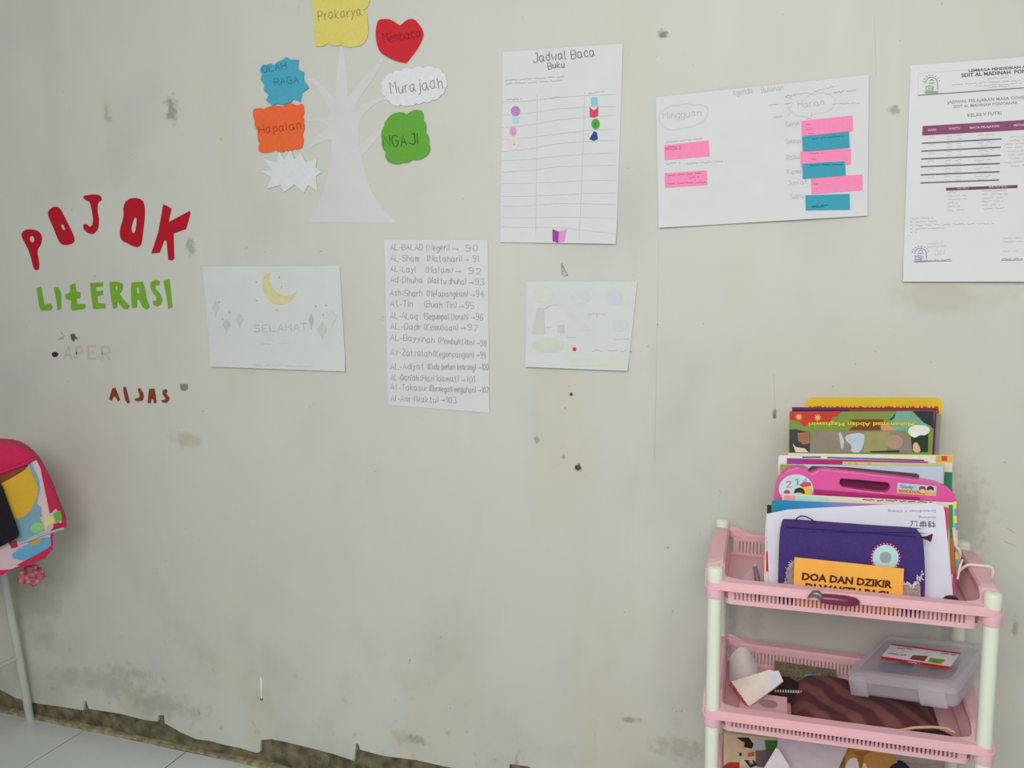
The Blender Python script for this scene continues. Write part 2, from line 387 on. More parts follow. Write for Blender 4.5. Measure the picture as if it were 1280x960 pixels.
ink('letter_residue', [[(72, 424), (80, 423)], [(76, 415), (81, 420), (73, 424)]], wm, 1.4, M((165, 160, 142)), wall)

# ------------------------------------------------------------------ paper cut-outs on the wall
PAPER = mat('white_paper', (203, 204, 206), .85, var=.015, bump=.15, scale=25)
PAPER2 = mat('bright_white_paper', (207, 209, 210), .8, var=.012, bump=.1, scale=25)
PAPER3 = mat('faded_white_paper', (199, 202, 201), .85, var=.02, bump=.15, scale=18)
INKC = M((96, 94, 100)); PENCIL = M((140, 138, 142)); FAINT = M((168, 167, 170))
wp = wallmap(.0008)
def cut(name, loops, m, label, cat, group=None, th=.0008, mp=wp, parent=None, o=0.0):
    return tag(plate(name, loops, mp, th, m, parent, o), label, cat, group)
tree = cv([(268, 890), (300, 855), (330, 780), (350, 710), (365, 620), (368, 560), (345, 560), (300, 580), (272, 602), (278, 585), (310, 545), (355, 508), (320, 482), (270, 486), (262, 478), (300, 472), (355, 470),
           (362, 455), (335, 395), (300, 340), (268, 320), (275, 312), (310, 322), (345, 355), (375, 388), (386, 398), (384, 330), (395, 250), (400, 185), (412, 185), (425, 270), (430, 340), (433, 388), (440, 382), (480, 330),
           (530, 270), (565, 232), (578, 235), (555, 280), (520, 335), (475, 395), (460, 440), (466, 455), (490, 420), (540, 395), (590, 385), (595, 395), (550, 410), (500, 450), (478, 490), (474, 535), (480, 582), (500, 560),
           (540, 530), (575, 512), (582, 522), (545, 560), (510, 600), (488, 625), (500, 690), (530, 770), (575, 840), (625, 885), (620, 892)], 300, 0, .3125)
cut('paper_tree', tree, mat('tree_paper', (199, 196, 197), .85, var=.03, scale=12), 'white paper tree with bare branches cut out and stuck flat on the wall', 'decoration')
wt = wallmap(.0024)
TG = 'activity labels around the paper tree'
def card(name, loop, rgb, label, texts, inkrgb, wpx=1.0):
    o = tag(plate(name, loop, wt, .0012, mat(name+'_card', rgb, .88, var=.035, bump=.2, scale=180)), label, 'label', TG)
    st = []
    for t in texts: st += handwrite(*t)
    if st: ink('handwriting', st, wt, wpx, M(inkrgb), o)
    return o
yl = cv(scallop([(85, -120), (300, -125), (515, -120), (520, 40), (482, 78), (512, 190), (495, 335), (420, 372), (300, 362), (190, 350), (105, 375), (95, 260), (95, 180), (85, 110)], .1), 380, 0, .15625)
card('paper_label', yl, (207, 194, 105), 'yellow wavy-edged card lettered Prakarya above the paper tree', [('Prakarya', (399, 26), (453, 20), 12)], (150, 140, 80))
ht = cv(smooth_loop([(585, 200), (600, 160), (650, 153), (700, 158), (768, 205), (775, 205), (830, 158), (885, 152), (930, 205), (962, 265), (950, 320), (900, 410), (825, 503), (815, 506), (750, 495), (680, 465), (610, 420), (585, 350), (575, 270)]), 380, 0, .15625)
card('paper_heart', ht, (190, 40, 48), 'red paper heart stuck above the white cloud label', [('Membaca', (481, 54), (527, 46), 11)], (132, 26, 34))
cl = cv(scallop([(630, 700), (650, 630), (710, 590), (780, 572), (870, 555), (960, 548), (1050, 550), (1110, 580), (1140, 640), (1130, 710), (1095, 765), (1030, 800), (960, 815), (900, 828), (840, 845), (780, 835), (735, 848), (690, 810), (655, 775)], .2), 380, 0, .15625)
card('paper_label', cl, (207, 209, 213), 'white cloud-shaped card lettered Murajaah right of the paper tree', [('Murajaah', (490, 118), (554, 110), 14)], (128, 126, 132))
gn = cv(scallop([(580, 505), (588, 482), (640, 450), (668, 460), (725, 442), (735, 480), (745, 530), (757, 575), (757, 615), (690, 640), (655, 652), (592, 645), (585, 610), (570, 560)], .14), 300, 0, .3125)
card('paper_label', gn, (94, 156, 58), 'green wavy card lettered NGAJI at right of tree trunk', [('NGAJI', (481, 184), (523, 180), 13)], (52, 88, 46), 1.2)
bl = cv([(105, 185), (135, 145), (160, 150), (200, 133), (225, 150), (265, 118), (300, 105), (335, 80), (365, 100), (440, 105), (430, 180), (485, 210), (482, 275), (527, 345), (470, 385), (455, 465), (395, 440), (370, 470), (295, 490), (260, 478), (215, 495), (160, 450), (182, 405), (140, 365), (145, 315), (113, 275), (125, 230)], 310, 60, .1459)
card('paper_label', bl, (72, 156, 182), 'blue jagged card lettered OLAH RAGA left of the paper tree', [('OLAH', (330, 91), (359, 86), 8), ('RAGA', (344, 107), (374, 103), 8)], (50, 118, 142))
og = cv(scallop([(52, 530), (85, 520), (145, 526), (220, 500), (300, 506), (370, 478), (425, 498), (470, 482), (483, 520), (474, 590), (484, 640), (472, 740), (465, 855), (400, 870), (325, 880), (285, 893), (240, 872), (175, 896), (100, 888), (105, 820), (90, 720), (62, 620)], .1), 310, 60, .1459)
card('paper_label', og, (222, 100, 54), 'orange wavy card lettered Hapalan under the blue card', [('Hapalan', (325, 167), (377, 161), 10)], (160, 66, 36), 1.1)
sb = cv([(85, 685), (130, 680), (95, 635), (150, 650), (160, 605), (180, 640), (205, 600), (220, 640), (245, 610), (265, 650), (310, 635), (305, 670), (330, 690), (305, 705), (313, 765), (275, 740), (258, 773), (222, 738), (180, 768), (165, 740), (110, 755), (128, 710)], 300, 0, .3125)
card('paper_label', sb, (203, 206, 210), 'blank white starburst card under the orange card', [], (0, 0, 0))
# letters
def letters(group, m, x0, y0, s, items, colour, word):
    for nm, loops, lab in items:
        lp = [cv(smooth_loop(l) if sm else l, x0, y0, s) for l, sm in loops]
        cut('paper_letter', lp, m, lab, 'letter', group, .0015, wallmap(.0017))
letters('red letters', mat('red_card', (170, 18, 36), .9, var=.05, bump=.2, scale=200), 0, 220, .3125, [
    ('P', [([(85, 235), (100, 215), (130, 212), (158, 222), (170, 245), (165, 275), (148, 295), (158, 350), (157, 372), (147, 378), (137, 372), (128, 335), (118, 300), (100, 265)], 1), ([(118, 245), (130, 238), (140, 248), (138, 265), (124, 266)], 1)], 'red paper letter P, first of the arched red word'),
    ('O', [([(190, 150), (205, 128), (228, 121), (243, 132), (262, 170), (285, 215), (300, 250), (296, 268), (265, 278), (245, 272), (232, 250), (215, 205)], 1), ([(244, 192), (255, 195), (264, 214), (256, 218), (248, 208)], 0)], 'slanting red paper letter O between the red P and red J'),
    ('J', [([(332, 85), (345, 77), (385, 73), (405, 80), (408, 98), (392, 105), (390, 140), (398, 180), (392, 215), (375, 233), (355, 230), (335, 212), (335, 196), (345, 190), (358, 203), (370, 200), (375, 180), (370, 140), (362, 103), (345, 98)], 1)], 'red paper letter J at the top of the arched word'),
    ('O', [([(495, 120), (510, 95), (540, 86), (570, 95), (580, 120), (580, 165), (574, 215), (568, 270), (555, 286), (530, 280), (510, 268), (490, 260), (480, 235), (485, 200), (497, 165)], 1), ([(533, 180), (540, 165), (550, 168), (546, 210), (540, 228), (530, 228), (525, 212)], 1)], 'upright fat red paper letter O between the red J and red K'),
    ('K', [([(655, 113), (687, 130), (680, 160), (676, 185), (760, 140), (763, 150), (745, 212), (695, 230), (698, 330), (690, 338), (675, 335), (668, 258), (658, 258), (640, 306), (607, 310), (635, 225), (645, 170)], 0)], 'red paper letter K ending the arched red word')], 'red', 'POJOK')
letters('green letters', mat('green_card', (112, 162, 48), .9, var=.05, bump=.2, scale=200), 0, 220, .3125, [
    ('L', [([(148, 448), (165, 443), (172, 480), (178, 515), (205, 510), (211, 525), (205, 536), (165, 538), (158, 515), (153, 480)], 0)], 'green paper letter L starting the green word'),
    ('I', [([(218, 448), (233, 444), (245, 470), (245, 530), (232, 537), (228, 500)], 0)], 'green paper letter I between the green L and crossed T'),
    ('T', [([(282, 435), (302, 430), (305, 462), (322, 465), (322, 487), (305, 490), (310, 512), (340, 512), (343, 525), (330, 533), (290, 538), (285, 520), (288, 498), (265, 492), (263, 473), (283, 468)], 0)], 'green paper letter T with a foot, third in the green word'),
    ('E', [([(362, 428), (412, 425), (413, 440), (385, 445), (386, 462), (412, 458), (413, 475), (390, 480), (392, 508), (422, 512), (424, 528), (375, 532), (370, 500), (366, 470)], 0)], 'green paper letter E in the green word'),
    ('R', [([(440, 424), (470, 422), (492, 432), (490, 455), (478, 472), (500, 500), (520, 520), (510, 533), (495, 530), (468, 498), (470, 525), (455, 530), (448, 500), (443, 460)], 0), ([(462, 440), (472, 442), (470, 456), (463, 458)], 0)], 'green paper letter R in the green word'),
    ('A', [([(528, 425), (572, 423), (580, 450), (588, 490), (600, 525), (588, 533), (572, 525), (560, 495), (548, 495), (550, 525), (530, 527), (527, 490), (526, 450)], 0), ([(547, 445), (558, 446), (560, 470), (548, 470)], 0)], 'green paper letter A in the green word'),
    ('S', [([(605, 425), (622, 415), (640, 420), (638, 435), (622, 440), (622, 452), (640, 470), (650, 495), (645, 512), (630, 522), (615, 515), (612, 500), (628, 497), (628, 485), (610, 462), (603, 445)], 0)], 'green paper letter S in the green word'),
    ('I', [([(655, 418), (678, 413), (684, 460), (690, 525), (675, 530), (668, 480)], 0)], 'green paper letter I ending the green word')], 'green', 'LITERASI')
letters('brown letters', mat('brown_card', (128, 60, 36), .9, var=.08, bump=.2, scale=200), 50, 400, .164, [
    ('A', [([(530, 605), (555, 520), (575, 515), (612, 610), (598, 617), (575, 580), (562, 585), (548, 613)], 0)], 'small brown paper letter A starting the brown word'),
    ('I', [([(638, 512), (655, 508), (687, 628), (672, 636), (655, 610), (642, 560)], 0)], 'small brown paper letter I in the brown word'),
    ('J', [([(748, 525), (760, 517), (785, 550), (793, 580), (785, 612), (750, 620), (725, 612), (727, 600), (755, 592), (765, 575)], 0)], 'small brown paper letter J in the brown word'),
    ('A', [([(835, 525), (875, 522), (890, 630), (872, 634), (865, 600), (852, 602), (845, 632), (823, 632)], 0)], 'small brown paper letter A right of the brown J'),
    ('S', [([(940, 535), (960, 525), (973, 540), (968, 555), (957, 558), (985, 585), (988, 605), (970, 630), (935, 628), (927, 612), (950, 608), (962, 598), (938, 565)], 0)], 'small brown paper letter S ending the brown word')], 'brown', 'AIJAS')

# ------------------------------------------------------------------ paper sheets on the wall
def curl(px0, py0, seed, amp=.003, lift=0.0, z0=0, zl=.08):
    """a gently buckled sheet, its lower edge lifting off the wall"""
    def d(x, z):
        a = .0006 + amp*(.5+.5*math.sin(x*23+seed)*math.cos(z*17+seed*2.1))
        if lift: a += lift*max(0, 1-(z-z0)/zl)**2
        return a
    return d
# moon drawing
q = [(253.5, 333), (425, 332), (433, 464), (265, 458)]
mpA = wallmap(.0004, curl(0, 0, 1.0, .0015, .004, W(340, 460).z, .05))
s = gridsheet('drawing_sheet', q, mpA, .0003, PAPER3)
tag(s, 'pale sheet with yellow crescent moon and green lanterns drawn on it', 'drawing')
C3 = lambda p: cv(p, 240, 280, .2083)
plate('moon_print', C3([(478, 295), (445, 298), (425, 340), (430, 400), (455, 445), (490, 478), (540, 485), (590, 470), (620, 430), (632, 403), (600, 425), (560, 432), (515, 415), (485, 380), (468, 340), (466, 312)]), mpA, .0002, M((204, 192, 146)), s, .0005)['label'] = 'pale yellow crescent moon'
ink('handwriting', handwrite('SELAMAT', (319, 415), (384, 413), 8.5), mpA, .8, M((168, 170, 170)), s)
ink('faint_writing', scribble((328, 430), (339, 430), 2)+scribble((349, 430), (362, 429), 2)+scribble((320, 456), (392, 458), 2.5), mpA, .7, M((180, 183, 182)), s)
for x, y, a, b, rgb in ((145, 500, 22, 40, (174, 190, 178)), (212, 603, 24, 38, (160, 176, 164)), (290, 572, 24, 36, (170, 184, 172)), (783, 632, 34, 48, (168, 188, 172)), (842, 560, 36, 48, (182, 196, 190)), (718, 575, 17, 40, (150, 158, 154))):
    plate('lantern_print', C3([(x-a, y), (x, y-b), (x+a, y), (x+3, y+b), (x+3, y+b+18), (x-3, y+b+18), (x-3, y+b)]), mpA, .0002, M(tuple(int(c*.6+.4*203) for c in rgb)), s, .0005)
for x, y in ((165, 470), (228, 530), (190, 570), (745, 495), (808, 487), (790, 545), (527, 320), (393, 460), (540, 378), (390, 348), (512, 517)):
    plate('star_print', C3([(x-9, y), (x-2, y-2), (x, y-9), (x+2, y-2), (x+9, y), (x+2, y+2), (x, y+9), (x-2, y+2)]), mpA, .0002, M((158, 158, 156)), s, .0005)
# list of surahs
q = [(481, 299.5), (610, 300), (612, 516), (485.5, 506)]
mpB = wallmap(.0004, curl(0, 0, 2.2, .001))
s = gridsheet('handwritten_list', q, mpB, .0003, PAPER); tag(s, 'tall sheet with handwritten list of fourteen numbered chapter names', 'poster')
rows = ["AL-BALAD|(Negeri)|> 90", "AL-Sham|(Matahari)|> 91", "AL-Layl|(Malam)|> 92", "Ad-Dhuha|(Waktu dhuha)|>93", "Ash-Sharh|(Melapangkan)|>94", "At-Tin|(Buah Tin)|>95", "AL-ALaq|(Segumpal Darah)|>96", "AL-Qadr|(Kemuliaan)|>97",
        "AL-Bayyinah|(Pembuktian)|>98", "Az-Zalzalah|(Kegoncangan)|>99", "AL-Adiyat|(Kuda berlari kencang)|>100", "AL-Qari'ah|(Hari kiamat)|>101", "At-Takasur|(Bermegah-megahan)|>102", "Al-Asr|(Waktu)|>103"]
yl_ = [90, 145, 198, 250, 318, 370, 432, 485, 540, 615, 685, 740, 788, 845]; yr_ = [95, 150, 212, 265, 325, 385, 440, 495, 570, 630, 690, 752, 805, 860]
ne = [235, 215, 200, 235, 232, 185, 208, 225, 293, 280, 242, 213, 258, 175]
ps = [255, 258, 250, 262, 258, 245, 243, 243, 315, 290, 262, 225, 268, 192]; pe = [368, 430, 383, 450, 460, 403, 462, 410, 490, 490, 500, 415, 500, 312]; en = [510, 515, 525, 540, 540, 490, 535, 508, 552, 548, 563, 495, 563, 403]
st = []
for i, r in enumerate(rows):
    t = r.split('|'); Y = lambda x: yl_[i]+(yr_[i]-yl_[i])*(x-70)/480
    for tx, a, b in ((t[0], 75, ne[i]), (t[1], ps[i], pe[i]), (t[2], pe[i]+14, en[i])):
        st += handwrite(tx, (470+a/4, 290+Y(a)/4), (470+b/4, 290+Y(b)/4), 7.5)
ink('handwriting', st, mpB, .75, M((150, 149, 152)), s)
# reading timetable
q = [(629, 65), (779, 55), (770.5, 305), (626, 303)]
mpC = wallmap(.0004, curl(0, 0, 3.1, .002, .003, W(700, 304).z, .06))
s = gridsheet('reading_timetable', q, mpC, .0003, PAPER); tag(s, 'tall hand-ruled paper reading timetable with coloured stickers down both sides', 'poster')
C5 = lambda p: cv(p, 610, 40, .2917)
ink('handwriting', handwrite('Jadwal Baca', (667, 78), (744, 71), 11)+handwrite('Buku', (686, 87), (706, 84), 8), mpC, 1.1, M((112, 110, 118)), s)
ink('faint_writing', scribble((632, 101), (706, 96), 1.6)+scribble((632, 105), (705, 101), 1.6)+scribble((634, 125), (652, 124), 2)+scribble((687, 123), (700, 122), 2)+scribble((736, 117), (755, 115), 2), mpC, .6, M((150, 149, 154)), s)
yy = [(303, 270), (358, 320), (412, 358), (462, 415), (515, 465), (553, 518), (602, 572), (650, 635), (705, 690), (748, 740), (795, 800), (835, 865)]
ln = []
for a, b in yy:
    k = random.uniform(-8, 8); ln.append(C5([(62, a), (180, a-(a-b)*.22+k*.4), (300, (a+b)/2+k-6), (430, b+(a-b)*.2+k*.4-4), (548, b)]))
ln += [C5([(212, 265), (212, 500), (206, 870)]), C5([(416, 255), (408, 500), (393, 890)])]
ink('ruled_line', ln, mpC, .55, M((182, 182, 187)), s)
for nm, p, rgb, lab in (('sticker', ell(120, 340, 20, 22), (176, 122, 186), 'round purple sticker'), ('sticker', [(106, 362), (136, 362), (134, 392), (108, 392)], (166, 200, 208), 'pale teal sticker at left'), ('sticker', ell(110, 427, 14, 20), (206, 150, 176), 'oval pink sticker'), ('sticker', ell(112, 480, 24, 30), (208, 196, 194), 'round pale sticker with dark dot'),
                      ('sticker', [(442, 283), (471, 280), (472, 316), (444, 318)], (136, 188, 198), 'square teal sticker'), ('sticker', [(436, 322), (455, 338), (474, 322), (473, 360), (458, 368), (438, 366)], (198, 70, 92), 'notched red sticker'), ('sticker', ell(462, 395, 18, 23), (72, 156, 66), 'round green sticker'),
                      ('sticker', [(455, 425), (468, 432), (472, 460), (455, 467), (435, 460)], (40, 74, 128), 'blue triangular sticker'), ('book_sticker', [(278, 845), (307, 856), (305, 905), (280, 897)], (146, 66, 150), 'purple half of a folded book shape'), ('book_sticker', [(307, 856), (340, 845), (332, 897), (305, 905)], (206, 142, 192), 'pink half of a folded book shape')):
    plate(nm, C5(p), mpC, .0004, M(rgb), s, .0007)['label'] = lab
ink('pen_mark', [C5([(113, 481), (116, 484)]), C5([(456, 392), (466, 394)]), C5([(457, 400), (464, 402)])], mpC, 1.2, M((90, 80, 84)), s, .0011)
# mind map
q = [(820, 122), (1086, 94), (1084, 270), (824, 285)]
mpD = wallmap(.0004, curl(0, 0, 4.4, .0035, .003, W(950, 276).z, .05))
s = gridsheet('activity_chart', q, mpD, .0003, PAPER, nu=22, nv=14); tag(s, 'wide handwritten activity chart with pink and blue strips glued on it', 'poster')
C7 = lambda p: cv(p, 810, 80, .2292)
c7 = lambda x, y: (810+x*.2292, 80+y*.2292)
pink, teal = (238, 134, 176), (60, 150, 172)
for p, rgb, lab, o in (([(90, 445), (333, 420), (337, 505), (92, 526)], pink, 'upper of the two pink strips at left', .0008), ([(92, 597), (322, 582), (325, 660), (94, 676)], pink, 'lower of the two pink strips at left', .0008),
                    ([(836, 312), (1115, 283), (1118, 368), (838, 396)], pink, 'topmost pink strip at right', .0008), ([(840, 398), (1095, 372), (1099, 458), (844, 479)], teal, 'topmost blue strip', .0016), ([(830, 480), (1105, 462), (1106, 550), (832, 563)], pink, 'pink strip between two blue ones', .0008),
                    ([(842, 545), (1073, 532), (1078, 610), (844, 628)], teal, 'middle blue strip', .0016), ([(888, 622), (1168, 604), (1170, 690), (891, 712)], pink, 'pink strip shifted to the right', .0008), ([(858, 718), (1098, 710), (1100, 796), (860, 800)], teal, 'lowest blue strip', .0016)):
    plate('paper_strip', C7(p), mpD, .0005, mat('strip', rgb, .85, var=.03, scale=200), s, o)['label'] = lab
hw = handwrite('Agenda', c7(465, 175), c7(572, 160), 7)+handwrite('Bulanan', c7(620, 158), c7(738, 142), 7)+handwrite('Mingguan', c7(85, 302), c7(290, 285), 8)+handwrite('Harian', c7(820, 240), c7(960, 225), 8)
for t, a, b in (('Senin', (752, 345), (826, 336)), ('Selasa', (755, 438), (836, 430)), ('Rabu', (757, 525), (824, 517)), ('Kamis', (762, 602), (838, 596)), ("Jum'at", (760, 664), (868, 655)), ('Sabtu', (778, 738), (852, 732))): hw += handwrite(t, c7(*a), c7(*b), 6)
ink('handwriting', hw, mpD, .7, M((172, 171, 178)), s)
fl_ = [scallop([(60, 290), (100, 245), (170, 230), (250, 228), (325, 240), (320, 290), (270, 330), (190, 345), (100, 355)], .12), scallop([(765, 240), (770, 190), (830, 165), (900, 170), (980, 165), (1020, 200), (1000, 245), (920, 270), (830, 285)], .12)]
fl_ = [C7(a+a[:1]) for a in fl_]
for a, b in (((870, 180), (910, 152)), ((965, 172), (1005, 158)), ((1000, 222), (1040, 215)), ((790, 195), (745, 180)), ((788, 215), (745, 218)), ((790, 258), (760, 284)), ((892, 265), (892, 285))): fl_.append(C7([a, b]))
ink('pen_line', fl_, mpD, .55, M((178, 178, 186)), s)
sc_ = []
for a, b in (((910, 150), (1032, 120)), ((1010, 158), (1140, 145)), ((1045, 217), (1162, 215)), ((660, 225), (715, 222)), ((748, 180), (805, 168)), ((685, 292), (735, 288)), ((860, 300), (915, 294)), ((95, 428), (308, 408)), ((100, 545), (180, 540)), ((210, 545), (430, 532)), ((745, 218), (788, 215))): sc_ += scribble(c7(*a), c7(*b), 1.8)
ink('faint_writing', sc_, mpD, .7, M((160, 159, 166)), s)
sc_ = []
for a, b in (((95, 460), (180, 452)), ((95, 470), (178, 464)), ((110, 610), (290, 596)), ((108, 655), (315, 645)), ((225, 622), (280, 618)), ((862, 328), (885, 326)), ((868, 358), (900, 354)), ((870, 382), (905, 380)), ((880, 490), (955, 486)), ((890, 522), (915, 520)), ((900, 658), (925, 655))): sc_ += scribble(c7(*a), c7(*b), 1.6)
ink('strip_writing', sc_, mpD, .7, M((186, 86, 128)), s, .0013)
sc_ = []
for a, b in (((895, 410), (1065, 395)), ((880, 555), (1060, 548)), ((890, 775), (980, 770)), ((895, 785), (970, 780))): sc_ += scribble(c7(*a), c7(*b), 1.8)
ink('strip_writing', sc_, mpD, .8, M((34, 98, 116)), s, .0021)
# faint drawing
q = [(657.5, 352), (797, 352), (785, 463), (657.5, 458)]
mpE = wallmap(.0004, curl(0, 0, 5.2, .0015, .006, W(720, 460).z, .03))
s = gridsheet('drawing_sheet', q, mpE, .0003, PAPER3); tag(s, 'small faintly coloured pencil drawing under the reading timetable', 'drawing')
C6 = lambda p: cv(p, 640, 320, 1/6)
for p, rgb in ((ell(240, 290, 75, 60), (194, 202, 184)), ([(150, 580), (190, 390), (240, 390), (252, 585)], (186, 176, 174)), (ell(270, 670, 120, 55), (184, 196, 174)), (ell(520, 310, 75, 45), (186, 196, 202)), (ell(770, 310, 62, 55), (182, 192, 202)), (ell(815, 515, 60, 50), (186, 194, 204)),
               ([(400, 420), (450, 425), (600, 560), (520, 560)], (200, 190, 190)), ([(450, 765), (865, 770), (855, 835), (440, 825)], (188, 198, 174)), ([(340, 520), (395, 515), (395, 580), (345, 575)], (172, 172, 170)), (ell(470, 698, 15, 15), (196, 60, 84))):
    plate('colour_patch', C6(p), mpE, .0002, M(tuple(int(c*.5+.5*203) for c in rgb) if rgb[0]-rgb[1] < 60 else rgb, var=.02, scale=60), s, .0005)
ink('pencil_line', [C6([(245, 400), (290, 370), (345, 365)]), C6([(570, 440), (640, 430), (705, 440)]), C6([(640, 430), (640, 465)]), C6([(600, 720), (640, 705), (680, 718)]), C6([(770, 625), (880, 622)]), C6([(410, 610), (480, 610)]), C6([(255, 535), (300, 533)])]+scribble((760, 438), (790, 439), 3), mpE, .7, M((172, 172, 172)), s)
# printed school timetable
q = [(1138, 82), (1326, 68.5), (1322, 352), (1128, 352)]
mpF = wallmap(.0004, curl(0, 0, 6.6, .002, .007, W(1200, 352).z, .06))
s = gridsheet('printed_timetable', q, mpF, .0003, PAPER2); tag(s, 'printed school timetable with purple table header on the far right', 'poster')
c8 = lambda x, y: (1110+x*.1458, 60+y*.1458)
c9 = lambda x, y: (1110+x*.1771, 200+y*.1771)
printed('printed_text', [('LEMBAGA PENDIDIKAN AL MADINAH', c8(690, 208), c8(1400, 160), 3), ('SDIT AL MADINAH  PONTIANAK', c8(628, 252), c8(1370, 205), 4.4)], mpF, M((92, 98, 96)), s, bold=.03)
printed('printed_text', [('JADWAL PELAJARAN MASA COVID-19', c8(505, 480), c8(1240, 432), 3.6), ('SDIT AL MADINAH PONTIANAK', c8(560, 518), c8(1112, 482), 3.6), ('KELAS V PUTRI', c8(680, 594), c8(970, 572), 4)], mpF, M((136, 138, 142)), s, bold=.01)
def quadp(name, pts, rgb, o=.0005): return plate(name, pts, mpF, .0002, M(rgb), s, o)
quadp('table_header', [c8(295, 672), c8(1310, 610), c8(1310, 695), c8(291, 754)], (134, 74, 106))['label'] = 'purple header bar'
quadp('table_header', [c9(406, 198), c9(912, 177), c9(912, 198), c9(408, 218)], (114, 66, 96))['label'] = 'small purple header bar of the lower table'
printed('header_text', [('HARI', c8(340, 716), c8(410, 712), 2.6), ('WAKTU', c8(515, 704), c8(615, 698), 2.6), ('MATA PELAJARAN', c8(700, 696), c8(950, 680), 2.6), ('METODE', c8(1075, 674), c8(1190, 667), 2.6)], mpF, M((206, 186, 198)), s, .0009, .02)
printed('header_text', [('GURU', c9(485, 207), c9(565, 204), 1.8), ('MAPEL', c9(710, 198), c9(845, 192), 1.8)], mpF, M((190, 170, 184)), s, .0009, .02)
rl = [[c8(288, 820), c8(972, 782)], [c8(284, 888), c8(965, 852)], [c8(282, 955), c8(962, 922)], [c9(228, 50), c9(788, 26)], [c9(228, 107), c9(786, 84)], [c9(226, 164), c9(782, 142)]]
ink('table_rule', rl, mpF, 1.5, M((96, 86, 94)), s)
ink('letterhead_rule', [[c8(255, 408), c8(1330, 333)]], mpF, 1.2, M((110, 116, 112)), s)
ink('letterhead_rule', [[c8(255, 408), c8(262, 218), c8(690, 190)]], mpF, .4, M((190, 196, 194)), s)
sc_ = []
for x0, x1, yy_ in ((545, 1150, 318), (850, 1050, 265), (745, 1140, 330), (860, 1040, 340)): sc_ += scribble(c8(x0, yy_), c8(x1, yy_-(x1-x0)*.062), 1.6)
for k in range(3):
    y = 770+k*68; sc_ += scribble(c8(345, y), c8(400, y-3), 1.5)+scribble(c8(765, y-22), c8(912, y-30), 1.5)+scribble(c8(790, y+6), c8(860, y+2), 1.5)
    for kk in (0, 28): sc_ += scribble(c8(498, y-12+kk), c8(545, y-15+kk), 1.3)+scribble(c8(585, y-17+kk), c8(630, y-20+kk), 1.3)
for k in range(3):
    y = 12+k*57; sc_ += scribble(c9(275, y), c9(325, y-2), 1.5)+scribble(c9(605, y-8), c9(730, y-14), 1.5)+scribble(c9(630, y+12), c9(695, y+10), 1.5)
    for kk in (0, 24): sc_ += scribble(c9(398, y-6+kk), c9(438, y-8+kk), 1.3)+scribble(c9(470, y-9+kk), c9(512, y-11+kk), 1.3)
for k in range(9):
    y = 765+k*31; sc_ += scribble(c8(990+random.uniform(0, 60), y), c8(1170+random.uniform(0, 60), y-10), 1.5)
for k in range(6):
    y = 232+k*25; sc_ += scribble(c9(418, y), c9(418+random.uniform(50, 140), y-5), 1.6)+scribble(c9(665, y-12), c9(780+random.uniform(0, 70), y-18), 1.6)
sc_ += scribble(c9(160, 414), c9(320, 410), 1.6)+scribble(c9(190, 438), c9(345, 434), 1.6)+scribble(c9(190, 462), c9(440, 455), 1.6)+scribble(c9(455, 455), c9(745, 447), 1.6)+scribble(c9(190, 487), c9(400, 480), 1.6)+scribble(c9(188, 511), c9(202, 510), 1.6)
sc_ += scribble(c9(280, 588), c9(378, 586), 1.6)+scribble(c9(275, 612), c9(408, 608), 1.6)+scribble(c9(808, 552), c9(950, 548), 1.6)+scribble(c9(808, 578), c9(945, 573), 1.6)
ink('small_print', sc_, mpF, .55, M((164, 164, 170)), s)
ink('signature', scribble(c9(325, 640), c9(400, 635), 6)+scribble(c9(325, 665), c9(400, 660), 5)+scribble(c9(805, 645), c9(910, 640), 3), mpF, .5, M((170, 172, 180)), s)
ink('signature_name', scribble(c9(272, 710), c9(450, 706), 2)+[[c9(272, 716), c9(450, 713)]]+scribble(c9(798, 702), c9(942, 698), 2)+[[c9(798, 710), c9(942, 706)]], mpF, .8, M((130, 128, 136)), s)
ink('bullet', [[c9(158, y), c9(168, y)] for y in (438, 462, 487, 511)], mpF, .9, M((150, 150, 155)), s)
def crest(f, k, rgb, w_):
    ar = [(f(cx*k), 0) for cx in (0,)]
    out = []
    dome = [(-52*math.cos(math.radians(a)), -52*math.sin(math.radians(a))) for a in range(0, 181, 20)]
    out.append([f(x, y) for x, y in dome]+[f(52, 50)])
    dome2 = [(-68*math.cos(math.radians(a)), -66*math.sin(math.radians(a))) for a in range(10, 175, 22)]
    for x, y in dome2: out.append([f(x*1.06-6, y*1.06), f(x, y-4), f(x*1.02+6, y*1.06)])
    out += [[f(-48, 20), f(-48, 60), f(10, 60), f(18, 28), f(-20, 22), f(-48, 34)], [f(-30, 40), f(10, 44)], [f(-60, 74), f(58, 70)], [f(-56, 84), f(56, 80)], [f(-20, -20), f(0, -34), f(22, -20)], [f(-24, 0), f(26, -4)]]
    ink('crest_print', out, mpF, w_, M(rgb), s)
crest(lambda x, y=0: c8(372+x, 305+y), 1, (128, 150, 128), 1.1)
crest(lambda x, y=0: c9(228+x*.8, 660+y*.72), 1, (142, 132, 172), 1.1)

